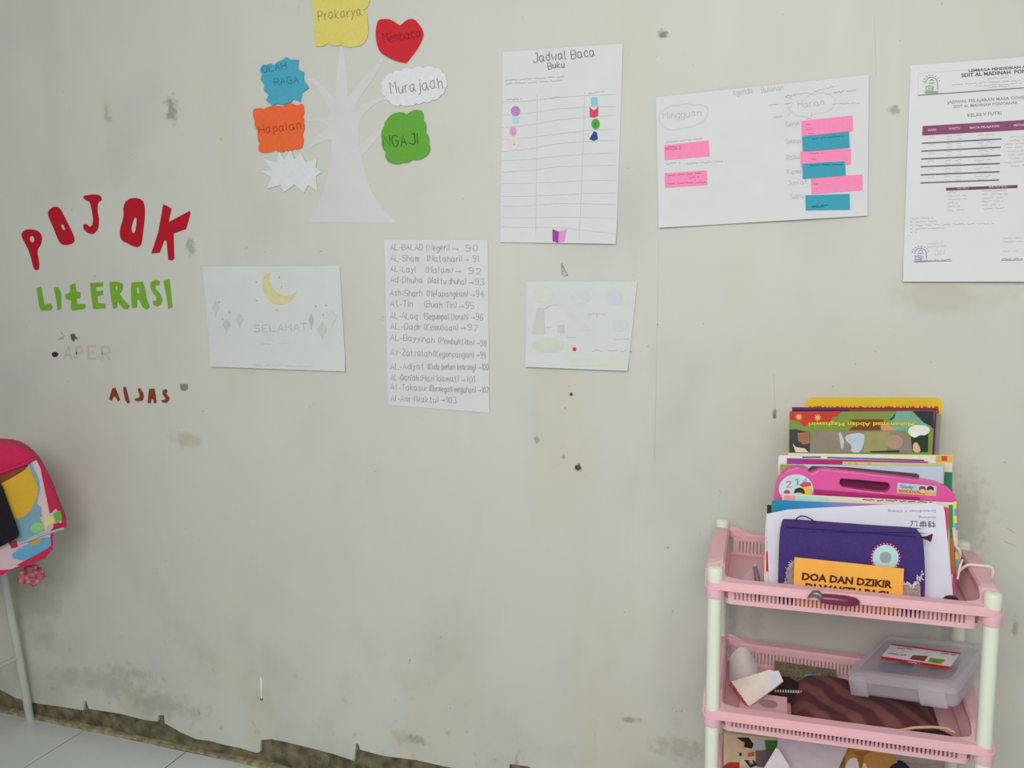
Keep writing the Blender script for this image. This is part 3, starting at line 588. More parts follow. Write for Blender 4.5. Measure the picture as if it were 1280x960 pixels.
# ------------------------------------------------------------------ chair and backpack at the left
steel = mat('grey_painted_steel', (182, 186, 180), .42, var=.05, scale=30, metal=0, spec=.5)
P_foot = Vector((-1.748, -.014, 0)); P_top = Vector((-1.752, -.052, .415))
ch = empty('metal_chair', (-1.93, -.22, 0), 'grey tube-legged metal chair at the left edge under the backpack', 'chair')
def leg(a, b):
    m_ = MB(); m_.tube([a, Vector(a)+(Vector(b)-Vector(a))*.5, b], .0092, 12); return m_.build('leg', steel, ch, True)
leg(P_foot, P_top); leg((-2.12, -.014, 0), (-2.116, -.052, .415)); leg((-1.748, -.42, 0), (-1.752, -.40, .415)); leg((-2.12, -.42, 0), (-2.116, -.40, .415))
def lp(z): return P_foot+(P_top-P_foot)*(z/.415)
a = lp(.171)
for p0, p1 in ((a, (-1.751, -.41, .171)), ((-2.118, a.y, .171), (-2.118, -.41, .171))):
    m_ = MB(); m_.tube([p0, (Vector(p0)+Vector(p1))/2, p1], .006, 10); m_.build('stretcher', steel, ch, True)
m_ = MB(); m_.box((-2.14, -.43, .415), (-1.735, -.035, .432)); sp = m_.build('seat', mat('brown_seat_board', (120, 88, 62), .5), ch)
sp.modifiers.new('bevel', 'BEVEL').width = .004
for x in (-1.757, -2.111):
    m_ = MB(); m_.tube([(x, -.05, .43), (x, -.042, .52), (x, -.03, .60)], .0085, 10); m_.build('back_post', steel, ch, True)
m_ = MB(); m_.box((-2.12, -.05, .54), (-1.748, -.036, .61)); m_.build('backrest', mat('brown_back_board', (120, 88, 62), .5), ch)
bn = Vector((.74, -.67, 0)).normalized()
bp0 = W(40, 640, -.165)
bmap = plane(bp0, bn)
Bz = lambda p: cv(p, 0, 540, .2083)
crim = mat('crimson_nylon', (190, 20, 78), .6, var=.08, bump=.3, scale=120)
bag_loop = [(-420, 90), (-200, 72), (0, 72), (90, 80), (150, 108), (200, 148), (240, 195), (275, 260), (320, 350), (350, 440), (402, 562), (392, 580), (312, 600), (320, 698), (270, 758), (150, 806), (50, 835), (0, 868), (-200, 890), (-420, 880)]
bagc = bmap(-20, 715)
bag = empty('backpack', (bagc.x, bagc.y, .433), 'pink child backpack with colourful print on the chair at the left edge', 'bag')
body = plate('bag_body', smooth_loop(Bz(bag_loop)), bmap, .075, crim, bag, bevel=.008)
def bp_(name, pts, rgb, o=.0012, lab=None):
    ob = plate(name, Bz(pts), bmap, .001, M(rgb, .65, var=.05, scale=200), bag, o)
    if lab: ob['label'] = lab
bp_('print_panel', [(-200, 325), (0, 252), (160, 188), (195, 170), (240, 240), (275, 320), (320, 420), (372, 540), (300, 592), (305, 680), (210, 770), (60, 825), (-200, 840)], (196, 172, 176), .0010, 'printed front panel')
bp_('brown_patch', [(-60, 275), (0, 248), (160, 188), (170, 205), (140, 238), (10, 312), (-60, 340)], (124, 62, 34), .0016)
bp_('yellow_patch', smooth_loop([(-60, 340), (10, 310), (140, 235), (170, 205), (205, 275), (228, 330), (225, 390), (185, 470), (140, 512), (90, 520), (-60, 470)]), (204, 160, 44), .0020)
bp_('blue_patch', [(165, 185), (185, 180), (238, 290), (240, 345), (222, 430), (285, 490), (240, 512), (268, 590), (120, 660), (60, 640), (70, 520), (140, 512), (185, 470), (225, 385), (230, 330)], (112, 152, 170), .0014)
bp_('white_stripe', [(190, 176), (220, 170), (245, 225), (262, 330), (290, 460), (302, 555), (268, 590), (250, 480), (242, 345), (236, 290)], (202, 176, 180), .0018)
bp_('crimson_stripe', [(248, 245), (282, 292), (330, 375), (346, 450), (300, 492), (268, 340)], (178, 30, 70), .0018)
bp_('green_patch', [(318, 490), (362, 470), (376, 525), (335, 540)], (96, 160, 62), .0022)
bp_('cream_patch', [(262, 505), (315, 505), (330, 545), (272, 568)], (204, 196, 130), .0022)
bp_('crimson_patch', [(320, 552), (356, 542), (362, 580), (320, 590)], (170, 32, 60), .0024)
bp_('green_patch', smooth_loop([(175, 570), (230, 535), (270, 565), (255, 595), (195, 610)]), (130, 186, 120), .0022)
bp_('blue_band', smooth_loop([(60, 745), (130, 688), (300, 618), (310, 680), (215, 765), (110, 772)]), (92, 152, 190), .0022)
bp_('gold_patch', smooth_loop([(162, 662), (250, 640), (245, 668), (180, 684)]), (176, 146, 62), .0028)
bp_('crimson_hem', [(100, 800), (312, 684), (320, 702), (270, 760), (150, 808)], (176, 38, 76), .0024)
bp_('crimson_patch', [(50, 660), (100, 650), (108, 690), (70, 700)], (150, 44, 64), .0022)
m_ = MB(); m_.tube([bmap(*Bz([p])[0], .004) for p in ((-300, 380), (-150, 300), (0, 245), (80, 215), (160, 186), (200, 160))], .004, 8); m_.build('piping', crim, bag, True)
m_ = MB(); m_.tube([bmap(*Bz([p])[0], .003) for p in ((112, 668), (160, 655), (240, 622), (310, 600), (385, 577))], .0028, 8); m_.build('pocket_edge', M((150, 172, 186), .7), bag, True)
bmp2 = plane(bp0+bn*.017, bn)
bk = plate('black_cloth', smooth_loop(Bz([(-300, 330), (-60, 270), (0, 292), (60, 460), (112, 595), (115, 632), (60, 660), (0, 692), (-200, 760), (-300, 700)])), bmp2, .009, mat('black_fabric', (24, 20, 26), .85, bump=.3, scale=150), bevel=.003)
tag(bk, 'black cloth hanging in front of the pink backpack at left edge', 'cloth')
pc = bmap(39, 720, -.02)
random.seed(3); m_ = MB()
for i in range(46):
    d = Vector((random.gauss(0, 1), random.gauss(0, 1), random.gauss(0, 1))).normalized()
    e = pc + Vector((d.x*.036, d.y*.022, d.z*.027))*random.uniform(.6, 1)
    m_.tube([pc+(e-pc)*.3, pc+(e-pc)*.75, e], [.005, .008, .004], 6)
m_.build('fluffy_charm', mat('pink_fluff', (172, 100, 112), .95, var=.6, scale=95), bag, True)['label'] = 'fluffy mottled pink charm hanging below the bag'

# ------------------------------------------------------------------ pink storage rack
FL, FR, BL, BR = Vector((-.092, -.30)), Vector((.254, -.27)), Vector((-.101, -.06)), Vector((.258, -.045))
CW, CDp = .346, .24
def xy(u, v_):
    s_, t_ = u/CW, v_/CDp
    return FL*((1-s_)*(1-t_))+FR*(s_*(1-t_))+BL*((1-s_)*t_)+BR*(s_*t_)
def cart(u, v_, z): p = xy(u, v_); return Vector((p.x, p.y, z))
pinkp = mat('pink_plastic', (236, 186, 194), .42, var=.02, scale=20, spec=.4)
def translucent(m, rgb, f):
    N = m.node_tree.nodes; L = m.node_tree.links; out = N['Material Output']; b = N['Principled BSDF']
    t = N.new('ShaderNodeBsdfTranslucent'); t.inputs[0].default_value = (*A(*rgb), 1); mx = N.new('ShaderNodeMixShader'); mx.inputs[0].default_value = f
    L.new(b.outputs[0], mx.inputs[1]); L.new(t.outputs[0], mx.inputs[2]); L.new(mx.outputs[0], out.inputs['Surface'])
translucent(pinkp, (240, 150, 150), .14)
ivory = mat('ivory_plastic_pipe', (212, 216, 202), .4, var=.02, scale=20, spec=.4)
rack = empty('storage_rack', (.08, -.17, 0), 'pink plastic tiered storage rack on white poles at right by the wall', 'rack')
TZ = [(.643, .635), (.455, .446), (.282, .272), (.110, .107)]
def tz(i, u): return TZ[i][0]+(TZ[i][1]-TZ[i][0])*u/CW
def rr(o, r, n=6):
    x0, y0, x1, y1 = -o, -o, CW+o, CDp+o
    return rrect(x0, y0, x1, y1, r, n)
def make_tray(i):
    def T(u, v_, dz):
        # the side rims stand higher than the front one and fall a little to the back
        side = 1 if min(abs(u), abs(u-CW)) < .02 else 0
        t_ = v_/CDp; h = max(0, min(1, (t_-.01)/.12))*(1-.6*max(0, min(1, (t_-.72)/.25)))
        h = h*h*(3-2*h)
        return cart(u, v_, tz(i, u)+dz+(.017*h*side if dz > -.020 else 0))
    m_ = MB()
    prof = [(-.012, -.011), (-.012, -.003), (-.009, 0), (.008, 0), (.0115, -.0025), (.0115, -.0078), (.0140, -.0086), (.0140, -.0106), (.012, -.0115)]
    def dense(l):
        out = []
        for k, p in enumerate(l):
            q = l[(k+1) % len(l)]; n = max(1, int(math.hypot(q[0]-p[0], q[1]-p[1])/.012)) if abs(p[0]-q[0]) < .02 else 1
            n = 20 if math.hypot(q[0]-p[0], q[1]-p[1]) > .1 else 1
            out += [(p[0]+(q[0]-p[0])*j/n, p[1]+(q[1]-p[1])*j/n) for j in range(n)]
        return out
    rings = [[T(x, y, dz) for x, y in dense(rr(o, max(.006, o+.001)))] for o, dz in prof]
    m_.loops(rings+[rings[0]], cap=False)
    rim = m_.build('tray', pinkp, rack, False)
    # floor and solid bands of the basket
    m_ = MB()
    def off(dz): return -.0085-(.003*(-.011-dz)/.027)
    def band(z0, z1, th=.0018):
        a = [T(x, y, z1) for x, y in dense(rr(off(z1), .012))]; b = [T(x, y, z0) for x, y in dense(rr(off(z0), .012))]
        a2 = [T(x, y, z1) for x, y in dense(rr(off(z1)-th, .0105))]; b2 = [T(x, y, z0) for x, y in dense(rr(off(z0)-th, .0105))]
        m_.loops([a, b, b2, a2, a], cap=False)
    band(-.0132, -.005); band(-.038, -.0310)
    m_.loops([[T(x, y, -.038) for x, y in rr(off(-.038), .012)], [T(x, y, -.0358) for x, y in rr(off(-.038), .012)]])
    m_.build('basket', pinkp, rim)
    # bars between the slots, solid corners
    m_ = MB()
    def bar(side, a, b):
        P = []
        for z in (-.0315, -.0128):
            o = -off(z); t = .0018
            for (q, e) in ((a, 0), (b, 0), (b, t), (a, t)):
                u, v_ = {0: (q, o+e), 1: (q, CDp-o-e), 2: (o+e, q), 3: (CW-o-e, q)}[side]
                P.append(T(u, v_, z))
        m_.hexa(P)
    for side in range(4):
        Ls = CW if side < 2 else CDp; m0 = .026
        nb = int((Ls-2*m0)/.00525); pt = (Ls-2*m0)/nb
        bar(side, .0175, m0); bar(side, Ls-m0, Ls-.0175)
        for k in range(nb): bar(side, m0+k*pt+pt*.46, m0+(k+1)*pt)
    m_.build('slot_bars', pinkp, rim, kind='stuff')
    sk = None
    for u, v_ in ((0, 0), (CW, 0), (0, CDp), (CW, CDp)):
        p = T(u, v_, 0)
        if sk is None:
            m_ = MB(); m_.lathe((0, 0, 0), [(.0120, -.010), (.0122, -.023), (.0112, -.025)], 24); sk = m_.build('corner_socket', pinkp, rim, True, org=(0, 0, 0)); setloc(sk, p, rim)
        else: share(sk, p, rim)
for i in range(4): make_tray(i)
p0 = None
for u, v_ in ((0, 0), (CW, 0), (0, CDp), (CW, CDp)):
    top = tz(0, u); q = cart(u, v_, 0)
    m_ = MB(); m_.lathe((q.x, q.y, 0), [(.0095, 0), (.0095, top-.002)], 24); m_.build('post', ivory, rack, True)
    m_ = MB(); m_.lathe((q.x, q.y, top), [(.0098, -.004), (.0108, -.001), (.0108, .014), (.0104, .0165), (.008, .018), (.004, .0184)], 24)
    m_.build('post_cap', ivory, rack, True)
# raised shoulders where the side rims meet the caps
# ------------------------------------------------------------------ things in the top tray
FZ = lambda u: tz(0, u)-.0355
def vplane(v_):
    a = xy(0, v_); b = xy(CW, v_); d = (b-a).normalized()
    return plane((a.x, a.y, .6), (d.y, -d.x, 0))
def down(p, zf): return Vector((p.x, p.y, zf))
def to_px(P):
    d = Vector(P)-CAM; z = d.dot(fw); return (640+F*d.dot(RT)/z, 480-F*d.dot(UP)/z)
def foot(mp, px, py, zf=.6050):
    """pixel of the point below (px,py) where the upright plane meets the tray floor"""
    P = mp(px, py); return to_px((P.x, P.y, zf))
def book(name, label, cat, tl, tr, v_, th, rgb, group=None, edge=(222, 218, 204), rough=.5, r=0, spine=None, zf=.6050):
    mp = vplane(v_); bl_, br_ = foot(mp, *tl, zf), foot(mp, *tr, zf)
    e = empty(name, (mp(*tl)+mp(*tr))/2, label, cat, group); WL[e] = Vector(((mp(*tl)+mp(*tr))/2).to_tuple()); WL[e].z = zf; e.location = WL[e]
    loop = [tl, tr, br_, bl_]
    if r:
        def arc(c, a, b):
            out = []
            for i in range(5):
                t = i/4; out.append(((1-t)**2*a[0]+2*t*(1-t)*c[0]+t*t*b[0], (1-t)**2*a[1]+2*t*(1-t)*c[1]+t*t*b[1]))
            return out
        loop = arc(tl, (tl[0], tl[1]+r), (tl[0]+r, tl[1]))+arc(tr, (tr[0]-r, tr[1]), (tr[0], tr[1]+r))+[br_, bl_]
    cv_ = min(.0012, th*.3)
    m = mat(name+'_cover', rgb, rough, var=.03, scale=60) if isinstance(rgb, tuple) else rgb
    plate('front_cover', loop, mp, cv_, m, e)
    if th > .0015:
        ins = [(x+(1.0 if x < (tl[0]+tr[0])/2 else -1.0), y+1.0) for x, y in loop[:-2]]+[(br_[0]-1.0, br_[1]), (bl_[0]+1.0, bl_[1])]
        plate('page_block', ins, mp, th-2*cv_, mat(name+'_pages', edge, .9, var=.05, scale=300), e, -cv_)
        plate('back_cover', loop, mp, cv_, m, e, -(th-cv_))
    e_mp = mp
    return e, mp
BG = 'books standing in the top tray'
# backmost: yellow
e, mp = book('picture_book', 'yellow book with red capital letters, backmost in the top tray', 'book', (1007, 497), (1178, 497), .192, .008, (214, 180, 38), BG, r=9)
printed('title', [('MEWARNAI DAN MENULIS ARAB', (1012, 517), (1174, 517), 9)], mp, M((186, 44, 34)), e, .0005, .03)
e, mp = book('picture_book', 'thin grey-blue book edge showing right of the green picture book', 'book', (995, 516), (1176, 517), .181, .006, (128, 140, 156), BG)
e, mp = book('picture_book', 'book with a dark red and purple top edge in front of yellow book', 'book', (990, 509), (1171, 510), .170, .007, (126, 40, 66), BG, edge=(110, 52, 70))
plate('cover_print', [(992, 511), (1060, 512), (1062, 516), (991, 516)], mp, .0003, M((62, 36, 88)), e, .0006)
plate('cover_print', [(1062, 512), (1150, 512), (1148, 516), (1064, 516)], mp, .0003, M((170, 60, 40)), e, .0006)
# green picture book, upside down
e, mp = book('picture_book', 'green and red illustrated storybook standing upside down below the yellow book', 'book', (987, 515), (1168, 514), .148, .018, (120, 138, 64), BG, edge=(96, 78, 92), rough=.35)
Cg = lambda p: cv(p, 985, 490, .16016)
def cp(pts, rgb, o=.0005, nm='cover_print'): plate(nm, Cg(pts), mp, .0003, M(rgb, .4), e, o)
cp([(12, 160), (420, 152), (380, 192), (345, 195), (330, 230), (180, 235), (125, 270), (90, 230), (15, 215)], (186, 50, 44))
cp([(790, 205), (850, 150), (960, 150), (1060, 240), (1100, 260), (940, 300), (820, 310)], (112, 160, 134))
cp([(975, 150), (1138, 150), (1135, 290), (1110, 262), (1060, 240)], (40, 46, 56))
cp([(790, 215), (845, 160), (830, 205), (805, 225)], (48, 84, 62), .0007)
cp([(480, 215), (750, 212), (730, 250), (720, 300), (470, 300), (540, 250)], (116, 62, 32))
cp([(720, 255), (780, 250), (830, 285), (815, 302), (735, 302)], (196, 142, 92), .0007)
cp([(12, 295), (60, 290), (140, 310), (170, 310), (170, 470), (12, 470)], (58, 58, 62))
cp([(75, 320), (165, 310), (170, 400), (120, 410), (80, 380)], (150, 104, 84), .0007)
cp([(35, 400), (60, 430), (130, 440), (160, 470), (60, 470)], (208, 196, 170), .0007)
cp([(965, 300), (1095, 330), (1092, 470), (975, 470), (960, 390)], (36, 58, 38))
cp(smooth_loop([(930, 310), (960, 265), (1010, 255), (1100, 268), (1108, 310), (1070, 340), (1030, 335), (990, 360), (955, 340)]), (214, 216, 206), .0009)
cp(smooth_loop([(975, 400), (1005, 390), (1030, 430), (1035, 470), (975, 470)]), (204, 170, 140), .0009)
cp([(190, 310), (860, 300), (960, 370), (970, 472), (170, 472)], (134, 124, 112), .0010)
cp([(595, 312), (800, 310), (770, 472), (590, 472)], (146, 144, 96), .0012)
cp(smooth_loop([(460, 330), (590, 315), (600, 370), (570, 472), (490, 472), (500, 420), (440, 370)]), (176, 192, 202), .0013)
cp([(395, 315), (412, 315), (440, 390), (430, 440), (415, 440), (405, 380)], (176, 186, 184), .0013)
plate('disc_print', Cg(ell(830, 390, 68, 55)), mp, .0003, M((164, 138, 116), .4), e, .0014)
cp([(640, 462), (870, 455), (870, 472), (640, 472)], (54, 46, 40), .0015)
for cx, cy in ((85, 195), (232, 200)):
    plate('flower_print', Cg([(cx+(34 if k % 2 else 14)*math.cos(k*math.pi/9), cy+(34 if k % 2 else 14)*math.sin(k*math.pi/9)) for k in range(18)]), mp, .0003, M((214, 170, 96), .4), e, .0009)
printed('title', [('Muhammad Abdan Maghawiri', (985+985*.16, 490+238*.16), (985+160*.16, 490+238*.16), 4.6)], mp, M((206, 190, 40), .4), e, .0018, .025)
# the middle run
e, mp = book('activity_book', 'white-topped book with yellow, red and green blocks down its right side', 'book', (985, 566.5), (1191, 569), .137, .009, (214, 206, 186), BG, edge=(224, 220, 208))
for y0, y1, rgb in ((569.5, 578, (214, 172, 70)), (590, 612, (52, 122, 98)), (612, 640, (120, 60, 90))): plate('cover_print', [(1170, y0), (1190.5, y0+.2), (1190, y1), (1170, y1)], mp, .0003, M(rgb), e, .0005)
plate('cover_print', [(1177, 570), (1184, 570), (1184, 576), (1177, 576)], mp, .0003, M((196, 76, 48)), e, .0009)
e, mp = book('activity_book', 'white book with a blue line printed along its top edge', 'book', (973, 569), (1170, 575), .128, .007, (216, 216, 214), BG, r=3)
ink('cover_line', [[(1003, 571.5), (1026, 571.5)], [(1034, 572), (1155, 575.5)]], mp, 1.8, M((52, 92, 160)), e)
e, mp = book('activity_book', 'magenta book showing only a strip of its cover', 'book', (984, 573), (1160, 577), .120, .006, (178, 40, 110), BG)
plate('cover_print', [(984.5, 573.5), (1004, 574), (1003, 590), (984.5, 590)], mp, .0003, M((152, 60, 150)), e, .0005)
e, mp = book('notebook', 'cream notebook with small gold print behind the pale blue card', 'book', (1053, 577), (1181, 579.5), .113, .005, (190, 184, 136), BG)
for x in (1060, 1068, 1085): plate('cover_print', [(x, 578.5), (x+4, 578.5), (x+4, 582), (x, 582)], mp, .0003, M((206, 166, 54)), e, .0005)
e, mp = book('thin_book', 'pale blue-grey book with a dark slab printed on it behind the toy case', 'book', (975, 580), (1179, 583), .1075, .004, (178, 190, 206), BG, r=3)
plate('cover_print', [(975.3, 580.5), (1004, 581), (1012, 586), (1000, 610), (975.3, 610)], mp, .0003, M((156, 140, 80)), e, .0005)
plate('cover_print', [(1015, 582.5), (1060, 584), (1146, 592), (1149, 594), (1149, 610), (1005, 610), (1008, 588)], mp, .0003, M((76, 68, 62)), e, .0007)
plate('cover_print', [(1060, 587), (1064, 587), (1064, 591), (1060, 591)], mp, .0003, M((206, 160, 60)), e, .0009)
# toy case
mp = vplane(.0885)
tb = [(1022, 588), (1032, 587), (1065, 590), (1110, 595), (1150, 600), (1172, 604), (1184, 609), (1193, 617), (1197, 628), (1198, 645), (1196, 700), (1194, 760), (975, 740), (969, 660), (968, 622), (969, 610), (974, 597), (984, 588), (997, 584), (1008, 587), (1014, 592)]
e = empty('toy_case', down(mp(1085, 640), .6050), 'bright pink plastic toy case with carry handle standing in the top tray', 'toy')
pk = mat('hot_pink_plastic', (212, 84, 154), .3, var=.03, scale=30, spec=.5)
hole = smooth_loop([(1050, 600), (1052, 598.5), (1062, 599.5), (1072, 600), (1082, 601), (1092, 602), (1104, 603), (1111, 604), (1113, 609), (1111, 614), (1105, 616), (1056, 610), (1050, 607)])
plate('case_body', [tb, hole], mp, .018, pk, e, bevel=.0025)
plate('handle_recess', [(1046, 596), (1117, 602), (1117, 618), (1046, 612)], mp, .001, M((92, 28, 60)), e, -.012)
plate('slot', [(1043, 615), (1060, 616.5), (1060, 619), (1044, 618)], mp, .001, M((90, 10, 54)), e, .0006)
plate('ledge', [(1018, 612), (1150, 622), (1150, 627), (1018, 618)], mp, .002, M((160, 44, 104), .35), e, .0022)
st_ = plate('round_sticker', ell(995, 611, 21.5, 18, 24), mp, .0004, M((184, 206, 216), .4), e, .001); st_['label'] = 'round sticker with numbers over a yellow hill'
plate('hill_print', [(975, 620), (985, 622), (1000, 620), (1003, 608), (1014, 605), (1015, 618), (1010, 626), (980, 626)], mp, .0004, M((206, 180, 84), .4), e, .0014)
ink('number_print', handwrite('2', (983, 609), (989, 608), 7, .05), mp, 1.6, M((214, 96, 150), .4), e, .0016)
ink('number_print', handwrite('1', (994, 606), (997, 606), 8, .05), mp, 1.6, M((88, 150, 96), .4), e, .0016)
ink('number_print', handwrite('4', (1003, 604), (1009, 605), 6, .05), mp, 1.6, M((92, 170, 206), .4), e, .0016)
plate('hair_print', smooth_loop([(992, 617), (994, 611), (1001, 609), (1006, 613), (1006, 618), (999, 615)]), mp, .0004, M((60, 44, 34), .4), e, .0018)
plate('red_print', [(999, 606), (1004, 603), (1013, 603), (1014, 607), (1003, 609)], mp, .0004, M((200, 70, 76), .4), e, .0018)
plate('red_print', [(980, 614), (984, 612), (988, 615), (987, 617), (980, 617)], mp, .0004, M((180, 70, 80), .4), e, .0018)
st_ = plate('label_sticker', [(1122, 603.5), (1171, 607.5), (1170, 620.5), (1121, 616.5)], mp, .0004, M((178, 192, 198), .4), e, .001); st_['label'] = 'small printed sticker on the toy case'
plate('sticker_band', [(1121, 611.5), (1170.5, 615.5), (1170, 620.3), (1121, 616.3)], mp, .0003, M((206, 178, 96), .4), e, .0013)
printed('sticker_text', [('Study', (1125, 609.5), (1142, 611), 3.6)], mp, M((70, 150, 184), .4), e, .0016, .03)
printed('sticker_text', [('EDUCATIONAL', (1124, 615), (1156, 618), 3.4)], mp, M((190, 66, 76), .4), e, .0016, .03)
for x, y, rgb in ((1153, 611, (150, 66, 54)), (1163, 611, (70, 36, 40))): plate('hair_print', ell(x, y, 4.4, 3.4, 10), mp, .0003, M(rgb, .4), e, .0017)
for x, y in ((1153, 614), (1163, 614.5)): plate('round_print', ell(x, y, 3.4, 2.8, 10), mp, .0003, M((222, 178, 160), .4), e, .0019)
# magazines in front of the toy
e, mp = book('magazine', 'cream-edged magazine with green spine strip in front of the toy case', 'magazine', (978, 617), (1196, 628.5), .0755, .007, (214, 208, 190), BG, edge=(226, 220, 204))
ink('cover_print', scribble((1078, 624.5), (1165, 628), 1.6), mp, 1.4, M((120, 110, 104)), e)
plate('cover_print', [(980, 619), (994, 619), (994, 625), (980, 625)], mp, .0003, M((222, 150, 164)), e, .0005)
plate('cover_print', [(995, 619.5), (1035, 622), (1035, 626), (995, 625)], mp, .0003, M((172, 206, 198)), e, .0005)
mpf = mp
plate('spine_strip', [(1186, 631), (1191, 631), (1192, 672), (1187, 674)], mp, .0004, M((60, 142, 52)), e, .0006)['label'] = 'green spine strip'
plate('spine_strip', [(1187, 674), (1192, 672), (1194, 716), (1189, 718)], mp, .0004, M((182, 104, 50)), e, .0006)['label'] = 'orange spine strip'
for k, rgb in enumerate(((214, 206, 80), (92, 166, 198), (214, 206, 80), (92, 166, 198), (222, 190, 176), (216, 200, 180), (92, 150, 130), (206, 180, 76), (92, 150, 160))):
    y = 627+k*9; x = 1192+k*.28
    plate('spine_block', [(x, y), (x+3.6, y), (x+3.8, y+9), (x+.2, y+9)], mp, .0004, M(rgb), e, .0006)
def grad_mat():
    m = bpy.data.materials.new('teal_to_pink_print'); m.use_nodes = True; N = m.node_tree.nodes; L = m.node_tree.links
    g_ = N.new('ShaderNodeNewGeometry'); s_ = N.new('ShaderNodeSeparateXYZ'); L.new(g_.outputs['Position'], s_.inputs[0])
    r_ = N.new('ShaderNodeMapRange'); a_, b_ = vplane(.066)(965, 626).x, vplane(.066)(1186, 634).x
    r_.inputs[1].default_value = a_; r_.inputs[2].default_value = b_; L.new(s_.outputs['X'], r_.inputs[0])
    c_ = N.new('ShaderNodeValToRGB'); el = c_.color_ramp.elements
    el[0].position = 0; el[0].color = (*A(40, 130, 140), 1); el[1].position = 1; el[1].color = (*A(206, 66, 100), 1)
    for p, rgb in ((.07, (22, 126, 172)), (.28, (60, 134, 184)), (.42, (140, 128, 182)), (.62, (206, 90, 150))):
        k = el.new(p); k.color = (*A(*rgb), 1)
    L.new(r_.outputs[0], c_.inputs[0]); L.new(c_.outputs[0], N['Principled BSDF'].inputs['Base Color']); N['Principled BSDF'].inputs['Roughness'].default_value = .4
    return m
e, mp = book('magazine', 'teal and pink shaded book cover rising behind the white sheet', 'magazine', (964.5, 625), (1187, 634), .066, .005, grad_mat(), BG, r=5)
e, mp = book('thin_book', 'narrow black book edge peeping out left of the teal cover', 'book', (959, 631), (1010, 634), .0722, .002, (44, 42, 40), BG)
e, mp = book('leaflet', 'leaflet with red and grey print at the left behind the white sheet', 'leaflet', (957, 650), (1040, 654), .0595, .0012, (214, 206, 204), None)
plate('leaflet_print', [(957.5, 690), (964, 686), (965, 716), (957.5, 714)], mp, .0003, M((202, 34, 36)), e, .0005)
ink('leaflet_print', scribble((958, 672), (966, 672), 3)+scribble((958, 678), (966, 678), 3)+scribble((958, 683), (966, 684), 3), mp, .7, M((130, 120, 120)), e)
# white sheet with upside-down print
mp = vplane(.056)
sh = [(958, 642.5), (985, 637), (1010, 635.5), (1050, 633.5), (1100, 631), (1150, 629.5), (1168, 628.5), (1179, 632.5), (1181, 640), (1192, 752), (1195, 772), (962, 752), (960, 700)]
e = plate('printed_sheet', sh, mp, .0006, mat('lilac_white_paper', (212, 210, 222), .8, var=.03, bump=.3, scale=14))
tag(e, 'white paper sheet with upside-down printing behind the purple pouch', 'paper')
printed('upside_down_print', [('Screwdriver = Obeng', (1170, 637.5), (1110, 637.5), 3.4), ('Gunting', (1170, 645.5), (1148, 645.5), 3)], mp, M((136, 134, 148)), e, .0004, 0)
hz = []
def hanzi(x0, y0, w_, h_, strokes): return [[(x0+w_*(1-a/10), y0+h_*b/10) for a, b in st] for st in strokes]
hz += hanzi(1137, 651, 10, 8, [[(1, 9), (1, 1), (9, 1)], [(9, 9), (6, 3), (8, 1)]])
hz += hanzi(1149, 651, 10, 8.5, [[(0, 7), (10, 7)], [(5, 10), (5, 0)], [(1, 4), (9, 4)], [(2, 9), (2, 1)], [(8, 9), (8, 1)], [(3, 2), (7, 2)]])
hz += hanzi(1160, 651, 10, 8.5, [[(0, 8), (10, 8)], [(3, 10), (3, 0)], [(1, 5), (5, 3)], [(6, 6), (10, 6)], [(6, 4), (10, 4)], [(8, 10), (8, 0)], [(6, 1), (10, 2)]])
ink('upside_down_print', hz, mp, 1.1, M((106, 104, 118)), e)
# purple pouch
mp = vplane(.030)
pz = .6052
pl, pr = foot(mp, 975, 700, pz), foot(mp, 1158, 720, pz)
ol = smooth_loop([(981, 653), (1040, 657.5), (1100, 662), (1143, 664.5), (1152, 667), (1155, 680), (1157, 720), (pr[0], pr[1]-3), (pr[0]-3, pr[1]), (pl[0]+3, pl[1]), (pl[0], pl[1]-3), (974.5, 700), (976, 668), (979, 656)])
e = empty('zip_pouch', down(mp(1065, 700), pz), 'purple fabric zip pouch with round embroidered badge in the top tray', 'pouch')
pm = mat('purple_felt', (64, 48, 110), .95, var=.10, bump=.4, scale=260)
plate('pouch_body', ol, mp, .022, pm, e, 0, bevel=.004)
m_ = MB(); m_.tube([mp(x, y, .0006) for x, y in ((983, 659), (1020, 661.5), (1060, 664.5), (1100, 667.5), (1145, 671))], .0009, 6); m_.build('zip_seam', M((44, 32, 84)), e)
m_ = MB(); m_.tube([mp(x, y, -.010) for x, y in ((992, 655), (996, 648), (1001, 645), (1007, 645.5), (1014, 649), (1024, 657))], .0009, 8); m_.build('strap_loop', M((46, 40, 56)), e, True)
def disc(nm, r1, rgb, o): plate(nm, ell(1107, 697, r1, r1*.98, 28), mp, .0006, M(rgb, .9), e, o)
disc('badge', 19.5, (134, 30, 96), .001); disc('badge_ring', 16.3, (168, 204, 212), .0016); disc('badge_ring', 10.2, (196, 208, 200), .0022); disc('badge_centre', 7.4, (140, 160, 160), .0028)
m_ = MB()
for k in range(26):
    a = 2*math.pi*k/26; c_ = mp(1107+17.6*math.cos(a), 697+17.3*math.sin(a), .0022); m_.lathe(c_-Vector((0, 0, .0009)), [(.0002, 0), (.0009, .0009), (.0002, .0018)], 6)
for k in range(18):
    a = 2*math.pi*k/18; c_ = mp(1107+8.8*math.cos(a), 697+8.7*math.sin(a), .0028); m_.lathe(c_-Vector((0, 0, .0007)), [(.0002, 0), (.0007, .0007), (.0002, .0014)], 6)
m_.build('badge_stitches', M((214, 206, 214)), e, kind='stuff')
m_ = MB()
